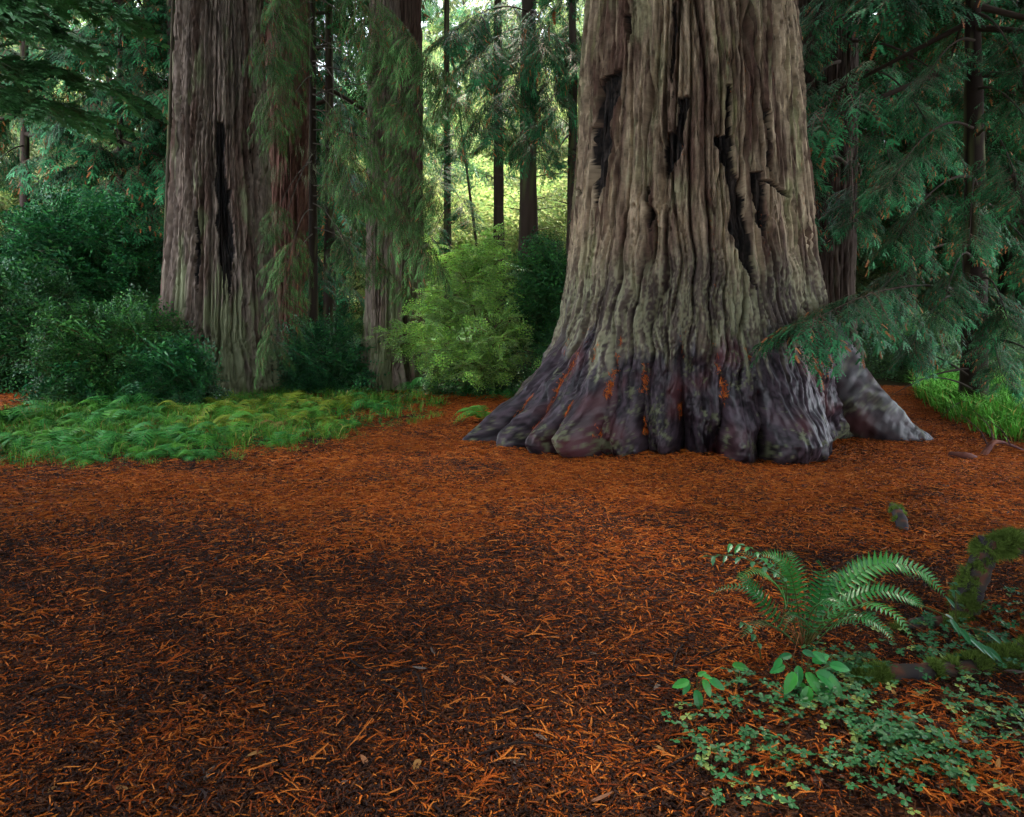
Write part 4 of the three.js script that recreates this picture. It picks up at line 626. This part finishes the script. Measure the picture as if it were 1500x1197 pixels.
// ground cover: clover-leaved sorrel and grass, uncountable
const sorrel = [521, 522, 523].map((s) => {
  const T = new Tris(), r = rng(s);
  for (let i = 0; i < 5; i++) {
    const a0 = r() * 6.28, o = V((r() - 0.5) * 0.14, 0.02 + 0.05 * r(), (r() - 0.5) * 0.14), k = 0.75 + 0.5 * r(), c = r() < 0.12 ? [0.16 * k, 0.22 * k, 0.05 * k] : [0.015 * k, 0.095 * k, 0.026 * k], tilt = V((r() - 0.5) * 0.7, 1, (r() - 0.5) * 0.7).normalize();
    T.tri([o.x, 0, o.z], [o.x + 0.002, 0, o.z], [o.x, o.y, o.z], [0.12, 0.12, 0.05]);
    for (let j = 0; j < 3; j++) {                              // three heart-shaped leaflets
      const a = a0 + j * 2.094, d = V(Math.cos(a), 0, Math.sin(a)), f = d.clone().addScaledVector(tilt, -d.dot(tilt)).normalize(), sd = f.clone().cross(tilt), L = 0.019 + 0.006 * r(), Q = (u, v, w) => { const p = o.clone().addScaledVector(f, u * L).addScaledVector(sd, v * L).addScaledVector(tilt, w * L); return [p.x, p.y, p.z]; };
      for (const e of [-1, 1]) { const pts = [Q(0, 0, 0), Q(0.45, 0.42 * e, 0.1), Q(0.85, 0.5 * e, 0.05), Q(1.05, 0.3 * e, -0.02), Q(0.88, 0, -0.1)]; for (let q = 1; q < 4; q++) T.tri(pts[0], pts[q], pts[q + 1], c); }
    }
  }
  return T.geo();
});
const grass = [531, 532].map((s) => { const T = new Tris(), r = rng(s); for (let i = 0; i < 26; i++) { const a = r() * 6.28, L = 0.08 + 0.16 * r(), x = (r() - 0.5) * 0.2, z = (r() - 0.5) * 0.2, k = 0.7 + 0.6 * r(), c = r() < 0.1 ? [0.3 * k, 0.22 * k, 0.1 * k] : [0.065 * k, 0.19 * k, 0.035 * k], dx = Math.cos(a), dz = Math.sin(a), m = [x + dx * L * 0.25, L * 0.6, z + dz * L * 0.25], e = [x + dx * L * 0.75, L * 0.75, z + dz * L * 0.75], w = 0.003; T.quad([x - dz * w, 0, z + dx * w], [x + dz * w, 0, z - dx * w], [m[0] + dz * w, m[1], m[2] - dx * w], [m[0] - dz * w, m[1], m[2] + dx * w], c); T.tri([m[0] - dz * w, m[1], m[2] + dx * w], [m[0] + dz * w, m[1], m[2] - dx * w], e, c); } return T.geo(); });
const sorrelMat = leafMat({ roughness: 0.5, specularIntensity: 0.45 });
{
  const r = rng(541), sl = [], gl = [], sc = [], rc = [], M = (p, s) => new THREE.Matrix4().compose(p, new THREE.Quaternion().setFromEuler(new THREE.Euler((r() - 0.5) * 0.2, r() * 6.28, (r() - 0.5) * 0.2)), V(s, s, s));
  for (let i = 0; i < 16000; i++) {
    const z = -Math.sqrt(mix(7 ** 2, 15 ** 2, r())), x = mix(-12, 0, r()), e = 7 * noise(x * 2.2, 1, z * 2.2) + 5 * noise(x * 7, 1, z * 7), [px, py] = pxOf(x, 0, z); if (!inPoly(GREEN_EDGE, px, py + e)) continue;
    const cover = px > 430 ? 0.38 + 0.5 * noise(x * 1.7, 6, z * 1.7) : 0.85; if (r() > cover) continue;
    const p = V(x, groundY(x, z), z), k = 0.8 + 0.5 * r(); const rim = !inPoly(GREEN_EDGE, px, py + 14); (r() < 0.78 ? sl : gl).push([M(p, rim ? 0.4 + 0.35 * r() : 0.75 + 0.45 * r()), [1.5 * k, 1.35 * k, 0.9 * k]]);
  }
  for (let i = 0; i < 5200; i++) { const px = 1360 + 300 * r(), z = mix(8.2, 17, Math.sqrt(r())), x = (px - 750) / F * z; if (!inRight(x, -z)) continue; const k = 0.9 + 0.6 * r(); (r() < 0.5 ? rc : gl).push([M(V(x, groundY(x, -z), -z), 1.5 + r()), [1.7 * k, 1.75 * k, 1.2 * k]]); }
  for (let i = 0; i < 16000 && sc.length < 185; i++) {
    const px = 930 + 600 * r(), py = 880 + 330 * r(), p = onGround(px, py); p.y = groundY(p.x, p.z) + 0.012;
    const edge = py > 1010 ? 960 + (py - 1080) ** 2 * 0.006 : 1130 - (py - 1010) * 0.6, dens = step(edge - 10, edge + 90, px) * (0.5 + 1.0 * noise(p.x * 3.2, 2, p.z * 3.2)) * (py > 1150 ? 0.45 : 1) * (py < 930 && px < 1400 ? 0 : 1); if (r() > dens * 0.4) continue;
    sc.push([M(p, 0.8 + 0.35 * r()), undefined]);
  }
  const add = (list, geos, m, name, label, cat) => geos.forEach((g, i) => { const q = list.filter((e, k) => k % geos.length === i); if (q.length) tag(instanced(name, g, m, q, scene), label, cat, label); });
  add(sl, sorrel, fernMat, 'ground_cover', 'low clover leaved ground cover between the ferns of the fern bed', 'ground cover');
  add(gl, grass, fernMat, 'grass', 'short grass growing through the green ground cover', 'grass');
  add(rc, [twigLime[0], twigLime[1]], farMat, 'clearing_cover', 'bright green leafy ground cover in the clearing on the right', 'ground cover');
  add(sc, sorrel, sorrelMat, 'sorrel_patch', 'dark green clover leaved sorrel scattered round the mossy wood', 'sorrel');
}
// the sword fern: fronds drawn through points, each leaflet of the large fronds a piece of its own
const pinna = (() => { const T = new Tris(), w = [1, 1, 1], P = (t, s) => [t, -0.10 * t * t + 0.05 * Math.abs(s), s * 0.11 * (t < 0.12 ? 0.75 + t * 2 : 1 - 0.95 * ((t - 0.12) / 0.88) ** 1.6)]; const ts = [0, 0.12, 0.4, 0.7, 1]; for (let i = 0; i < 4; i++) for (const s of [-1, 1]) { const a = ts[i], b = ts[i + 1]; s > 0 ? T.quad(P(a, 0), P(a, s), P(b, s), P(b, 0), w) : T.quad(P(a, s), P(a, 0), P(b, 0), P(b, s), w); } return T.geo(); })();
const swordMats = [[0.02, 0.15, 0.03], [0.035, 0.19, 0.03], [0.016, 0.115, 0.03]].map((c) => new THREE.MeshPhysicalMaterial({ specularIntensity: 0.7, vertexColors: true, side: THREE.DoubleSide, color: new THREE.Color().setRGB(...c), roughness: 0.36 })), stemMat = solid(0.07, 0.07, 0.02);
function swordFrond(o, pts, nrm, len, n, m, separate, r, start = 0.14) {
  const curve = new THREE.CatmullRomCurve3(pts), f = part('frond', tube(pts, [0.004, 0.003, 0.0018, 0.0008], 5, () => [1, 1, 1], 0.05, pts[0].x, 6), stemMat, o), merged = [];
  for (let i = 0; i < n; i++) {
    const t = start + (1 - start) * (i + 0.5) / n, p = curve.getPoint(t), d = curve.getTangent(t), nr = nrm.clone().addScaledVector(d, -nrm.dot(d)).normalize(), sd = d.clone().cross(nr), u = (t - start) / (1 - start), L = len * Math.min(1, 0.55 + u * 3) * (1 - 0.86 * u ** 2.2) * (0.92 + 0.16 * r());
    for (const s of [-1, 1]) { const dir = sd.clone().multiplyScalar(s).addScaledVector(d, 0.22 + 0.3 * u).addScaledVector(nr, 0.12 + 0.1 * (r() - 0.5)), mm = basis(p, dir, nr.clone().addScaledVector(d, 0.3 * (r() - 0.5)), L); if (separate) part('leaflet', pinna, m, f, mm); else merged.push(pinna.clone().applyMatrix4(mm)); }
  }
  if (!separate) part('leaflets', mergeGeometries(merged), m, f).userData.kind = 'stuff';
}
{
  const r = rng(551), b = onGround(1178, 958); b.y = groundY(b.x, b.z);
  const o = thing('sword_fern', 'glossy dark green sword fern with arching fronds on the litter', 'fern'), cam = V(-b.x, CAM_H - b.y, -b.z).normalize(), N = (u, c, x = 0) => UP.clone().multiplyScalar(u).addScaledVector(cam, c).add(V(x, 0, 0)).normalize(), z = -b.z;
  const P = (px, py, dz = 0) => at(px, py, z + dz);
  const spec = [
    [[[1190, 955], [1235, 865, -0.05], [1290, 826, -0.1], [1350, 838, -0.15], [1384, 872, -0.2]], N(1, 0.55), 0.098, 30, 1, 1],
    [[[1190, 955], [1230, 890, -0.12], [1280, 866, -0.2], [1330, 876, -0.25], [1352, 890, -0.3]], N(1, 0.4), 0.085, 26, 0, 1],
    [[[1188, 956], [1225, 905, -0.25], [1270, 887, -0.4], [1315, 905, -0.5], [1341, 948, -0.55]], N(1, 0.05), 0.07, 26, 1, 1],
    [[[1182, 955], [1192, 910, 0.02], [1202, 870, 0.05], [1205, 840, 0.04], [1200, 822, -0.05]], N(0.55, 1), 0.085, 17, 0, 1],
    [[[1172, 955], [1135, 905, 0], [1108, 870, 0.02], [1092, 850, 0.05], [1082, 838, 0.1]], N(0.7, 0.8), 0.06, 22, 0, 0],
    [[[1172, 955], [1120, 880, 0.1], [1090, 862, 0.15], [1060, 862, 0.2], [1038, 872, 0.25]], N(1, 0.3), 0.05, 20, 2, 0],
    [[[1176, 955], [1160, 890, 0.1], [1140, 840, 0.2], [1105, 815, 0.25], [1080, 808, 0.3]], N(1, 0.5), 0.055, 22, 2, 0],
    [[[1180, 955], [1180, 880, 0.15], [1170, 840, 0.3], [1160, 815, 0.4], [1150, 808, 0.5]], N(0.6, 0.9), 0.06, 20, 0, 0],
    [[[1186, 955], [1215, 880, 0.15], [1235, 850, 0.25], [1260, 838, 0.35], [1290, 840, 0.45]], N(1, 0.5), 0.065, 22, 2, 0],
    [[[1184, 955], [1210, 900, 0.05], [1232, 880, 0.05], [1250, 872, 0.02], [1272, 880, 0]], N(1, 0.4), 0.06, 20, 2, 0],
    [[[1184, 955], [1222, 870, 0.1], [1262, 832, 0.15], [1310, 828, 0.15], [1345, 850, 0.1]], N(1, 0.5), 0.075, 24, 2, 0],
    [[[1176, 955], [1150, 880, -0.05], [1130, 850, -0.1], [1105, 838, -0.15], [1078, 848, -0.2]], N(1, 0.5), 0.06, 24, 1, 0],
    [[[1180, 955], [1190, 895, -0.1], [1215, 880, -0.2], [1240, 895, -0.3], [1262, 925, -0.35]], N(1, 0.3), 0.055, 22, 0, 0],
    [[[1182, 955], [1200, 880, 0.2], [1225, 848, 0.3], [1255, 850, 0.4], [1275, 868, 0.45]], N(1, 0.5), 0.065, 24, 1, 0],
    [[[1180, 955], [1165, 870, 0.05], [1155, 835, 0.08], [1135, 815, 0.1], [1110, 812, 0.1]], N(0.9, 0.7), 0.07, 24, 1, 0],
    [[[1186, 955], [1225, 915, -0.15], [1262, 905, -0.25], [1290, 918, -0.3], [1310, 940, -0.35]], N(1, 0.3), 0.06, 24, 0, 0],
    [[[1178, 957], [1150, 930, -0.1], [1125, 915, -0.2], [1100, 920, -0.3], [1085, 935, -0.35]], N(1, 0.3), 0.05, 20, 2, 0],
    [[[1180, 957], [1185, 925, -0.1], [1170, 905, -0.2], [1155, 905, -0.35], [1148, 925, -0.45]], N(0.8, 0.6), 0.05, 18, 2, 0],
  ];
  for (const [pts, nr, len, n, m, sep] of spec) swordFrond(o, pts.map(([x, y, dz], i) => i ? P(x, y, dz) : V(b.x + (r() - 0.5) * 0.06, b.y, b.z + (r() - 0.5) * 0.06)), nr, len, n, swordMats[m], sep, r);
  for (let i = 0; i < 9; i++) { const a = r() * 6.28, L = 0.2 + 0.3 * r(); part('dead_stalk', tube([b.clone(), b.clone().add(V(Math.cos(a) * L * 0.4, L * 0.55, Math.sin(a) * L * 0.4)), b.clone().add(V(Math.cos(a) * L * 1.2, L * 0.25, Math.sin(a) * L * 1.2))], [0.003, 0.002, 0.001], 5, () => [1, 1, 1], 0, i, 6), solid(0.2, 0.085, 0.035), o); }
}
// leafy sprigs and brambles round the sword fern
const gLeaf = [[0.02, 0.17, 0.035], [0.04, 0.23, 0.035], [0.016, 0.11, 0.035]].map((c) => new THREE.MeshPhysicalMaterial({ specularIntensity: 0.7, vertexColors: true, side: THREE.DoubleSide, color: new THREE.Color().setRGB(...c), roughness: 0.36 }));
const leafPlain = leafShape(1, 0.46, 0.2, 8), leafTooth = leafShape(1, 0.62, 0.25, 12, 0.07);
function sprig(label, pts, zs, size, m, n, geo, group) {
  const o = thing('leafy_sprig', label, 'plant', V(0, 0, 0), group), P = pts.map(([x, y], i) => at(x, y, zs[i] ?? zs[zs.length - 1])), c = new THREE.CatmullRomCurve3(P), r = rng(Math.round(pts[0][0] * 3 + pts[0][1]));
  part('stem', tube(P, [0.004, 0.003, 0.002], 5, () => [1, 1, 1], 0.05, 1, 6), stemMat, o);
  for (let i = 0; i < n; i++) { const t = 0.25 + 0.75 * (i + 0.5) / n, p = c.getPoint(t), d = c.getTangent(t), sd = d.clone().cross(UP).normalize().multiplyScalar(i % 2 ? 1 : -1); part('leaf', geo, gLeaf[m], o, basis(p, sd.addScaledVector(d, 0.5).add(V((r() - 0.5) * 0.4, -0.1 - 0.3 * r(), (r() - 0.5) * 0.4)), V((r() - 0.5) * 0.4, 1, 0.35 + (r() - 0.5) * 0.4), size * (0.8 + 0.4 * r()))); }
}
sprig('leaning sprig of pointed glossy leaves left of the sword fern tip', [[1148, 900], [1150, 850], [1120, 830], [1075, 815], [1032, 815]], [3.6, 3.6], 0.06, 2, 14, leafPlain);
sprig('yellow stemmed sprig arching above the sword fern crown', [[1150, 880], [1145, 845], [1128, 825], [1100, 803], [1068, 796]], [3.7, 3.7], 0.058, 0, 15, leafPlain);
sprig('short upright sprig with dark paired leaves on the bare litter', [[1116, 972], [1110, 940], [1100, 922], [1085, 910]], [3.45, 3.45], 0.055, 2, 7, leafPlain);
sprig('drooping dark sprig hanging beside the mossy branch', [[1352, 888], [1390, 905], [1420, 935], [1450, 950]], [3.5, 3.4], 0.085, 2, 11, leafPlain);
sprig('dark sprig crossing the frame edge under the mossy branch', [[1400, 915], [1440, 925], [1480, 938], [1510, 945]], [3.5, 3.5], 0.075, 2, 9, leafPlain);
sprig('upright glossy sprig in front of the mossy branch foot', [[1400, 915], [1400, 890], [1400, 868], [1395, 850]], [3.7, 3.7], 0.06, 2, 7, leafPlain);
function bramble(label, spots, z) {
  const o = thing('bramble', label, 'plant'), r = rng(Math.round(spots[0][0])), foot = onGround(spots[0][0] + 10, spots[0][1] + 45); foot.y = groundY(foot.x, foot.z);
  for (const [px, py, s, a, m] of spots) { const p = at(px, py, z + 0.06 * (r() - 0.5)), d = V(Math.cos(a), -Math.sin(a) * 0.75, Math.sin(a) * 0.6); part('leaf', leafTooth, gLeaf[m], o, basis(p, d, V(0.3 * (r() - 0.5), 0.75, 0.65), s)); part('stem', tube([foot, foot.clone().lerp(p, 0.6).add(V(0, 0.03, 0)), p], [0.0025, 0.002, 0.0015], 5, () => [1, 1, 1], 0, 1, 4), stemMat, o); }
}
bramble('bramble with broad veined bright green leaves below the sword fern', [[1165, 985, 0.095, 2.2, 1], [1180, 985, 0.11, 1.0, 1], [1195, 985, 0.12, 0.5, 0], [1175, 1000, 0.09, 1.6, 1], [1200, 1000, 0.1, 1.2, 0], [1215, 975, 0.09, 0.1, 0], [1150, 975, 0.07, 2.8, 0], [1160, 960, 0.06, 3.0, 2], [1175, 955, 0.06, 0.2, 2], [1190, 970, 0.09, -0.4, 0], [1185, 1005, 0.1, 2.0, 1], [1205, 990, 0.11, 0.8, 1], [1170, 975, 0.08, 1.8, 0], [1210, 1010, 0.085, 1.4, 1], [1190, 955, 0.065, 0.6, 0], [1145, 965, 0.055, 2.4, 0]], 3.1);
bramble('small bramble sprout with a few serrated leaves and browned tips', [[1010, 998, 0.075, 2.9, 1], [1010, 1000, 0.055, 2.2, 0], [1020, 1010, 0.08, 1.5, 0], [1030, 995, 0.07, 1.2, 1], [1038, 995, 0.075, 0.5, 0], [1022, 990, 0.045, -0.4, 1], [1030, 990, 0.04, 0.2, 1]], 3.12);
bramble('single arched frond tip poking from the litter', [[1072, 975, 0.08, 0.1, 1], [1078, 985, 0.055, 1.1, 1], [1085, 985, 0.055, 1.2, 1], [1092, 983, 0.055, 1.3, 1], [1085, 1005, 0.07, 2.2, 0]], 3.35);
// ------------------------------------------------------------------ mossy wood
const mossTuft = (() => { const T = new Tris(), r = rng(561); for (let i = 0; i < 26; i++) { const a = r() * 6.28, L = 0.012 + 0.018 * r(), x = (r() - 0.5) * 0.03, z = (r() - 0.5) * 0.03, k = 0.7 + 0.6 * r(); T.tri([x - 0.0025, 0, z], [x + 0.0025, 0, z + 0.001], [x + Math.cos(a) * L * 0.8, L, z + Math.sin(a) * L * 0.8], [0.10 * k, 0.15 * k, 0.03 * k]); } return T.geo(); })(), mossMat = mat({ roughness: 0.95 });
function mossy(name, label, cat, pts, radii, moss, seed, droop = 0.2, into) {
  const o = into ?? thing(name, label, cat), col = (q) => { const n = noise(q.x * 14, q.y * 14, q.z * 14); return n > 0.3 ? [0.12, 0.05, 0.035] : [0.05 + 0.02 * n, 0.042 + 0.02 * n, 0.038]; };
  const g = tube(pts, radii, 14, col, 0.16, seed, 10); part('wood', g, mat({ roughness: 0.7 }), o);
  const r = rng(seed), p = g.attributes.position, nr = g.attributes.normal, l = [];
  for (let i = 0; i < moss; i++) {
    const k = Math.floor(r() * (p.count - 16)), k2 = k + (r() < 0.5 ? 1 : 14), P = V(p.getX(k), p.getY(k), p.getZ(k)).lerp(V(p.getX(k2), p.getY(k2), p.getZ(k2)), r()), N = V(nr.getX(k), nr.getY(k), nr.getZ(k)); if (P.distanceTo(V(p.getX(k), p.getY(k), p.getZ(k))) > 0.15) continue;
    if (N.y < -0.3 + droop * (r() - 0.5) || fbm(P.x * 5 + seed, P.y * 5, P.z * 5, 2) < -0.08 + (N.y < 0.25 ? 0.28 : 0)) continue;
    l.push([basis(P, new THREE.Vector3().crossVectors(N, V(r() - 0.5, r() - 0.5, r() - 0.5)), N.add(V(0, -0.3, 0)), 0.7 + 0.7 * r()), (() => { const q = 0.7 + 0.7 * r(); return [q, q, q]; })()]);
  }
  instanced('moss', mossTuft, mossMat, l, o); return o;
}
{
  const b = onGround(1412, 912);
  mossy('mossy_branch', 'thick crooked moss covered branch rising from the ground', 'branch', [V(b.x, -0.06, b.z), at(1416, 885, -b.z), at(1428, 850, -b.z), at(1442, 815, -b.z), at(1450, 790, -b.z)], [0.072, 0.066, 0.06, 0.056, 0.05], 650, 571).name = 'mossy_branch';
  mossy('', '', '', [at(1438, 812, -b.z + 0.01), at(1470, 800, -b.z + 0.02), at(1510, 795, -b.z + 0.05), at(1600, 805, -b.z + 0.1), at(1720, 900, -b.z + 0.2)], [0.05, 0.062, 0.06, 0.055, 0.05], 1500, 575, 0.2, scene.getObjectByName('mossy_branch'));
  const g = (px, py, y) => { const p = onGround(px, py); p.y = y; return p; };
  mossy('mossy_root', 'low moss covered root lying among the sorrel below the sword fern', 'root', [g(1225, 1020, -0.03), g(1260, 1012, 0.02), g(1320, 1005, 0.035), g(1380, 1000, 0.03), g(1440, 992, 0.03), g(1520, 985, 0.05), g(1640, 985, 0.04)], [0.03, 0.05, 0.058, 0.052, 0.06, 0.085, 0.08], 2600, 572);
  mossy('mossy_root', 'short mossy root stretched towards the foot of the crooked branch', 'root', [g(1300, 935, -0.02), g(1340, 928, 0.03), g(1380, 926, 0.035), g(1425, 922, 0.02)], [0.025, 0.045, 0.045, 0.03], 1000, 573);
  mossy('mossy_stub', 'small grey green root stub poking out of the open litter', 'root', [g(1307, 742, 0), g(1313, 758, 0.05), g(1320, 772, 0.05), g(1325, 785, -0.03)], [0.03, 0.04, 0.045, 0.04], 70, 574);
  const bb = [g(1392, 672, 0.03), g(1415, 676, 0.05), at(1434, 672, 8.1), at(1446, 660, 8.15), at(1456, 648, 8.2), at(1480, 652, 8.3), at(1500, 660, 8.3)];
  const br = thing('bent_branch', 'bent reddish brown bare branch lying near the clearing', 'branch'); part('wood', tube(bb, [0.045, 0.05, 0.04, 0.032, 0.025, 0.015, 0.01], 10, (q) => { const n = noise(q.x * 9, q.y * 9, q.z * 9); return [0.11 + 0.05 * n, 0.042 + 0.015 * n, 0.032]; }, 0.15, 3, 8), mat({ roughness: 0.65 }), br); for (const [a, b2, c, d] of [[1456, 648, 1425, 600], [1448, 655, 1405, 605], [1480, 652, 1440, 610]]) part('twig', tube([at(a, b2, 8.2), at((a + c) / 2 + 8, (b2 + d) / 2, 8.5), at(c, d, 8.8)], [0.01, 0.007, 0.003], 5, () => [0.07, 0.035, 0.03], 0.1, 1, 5), darkBark, br);
}
renderer.render(scene, camera);
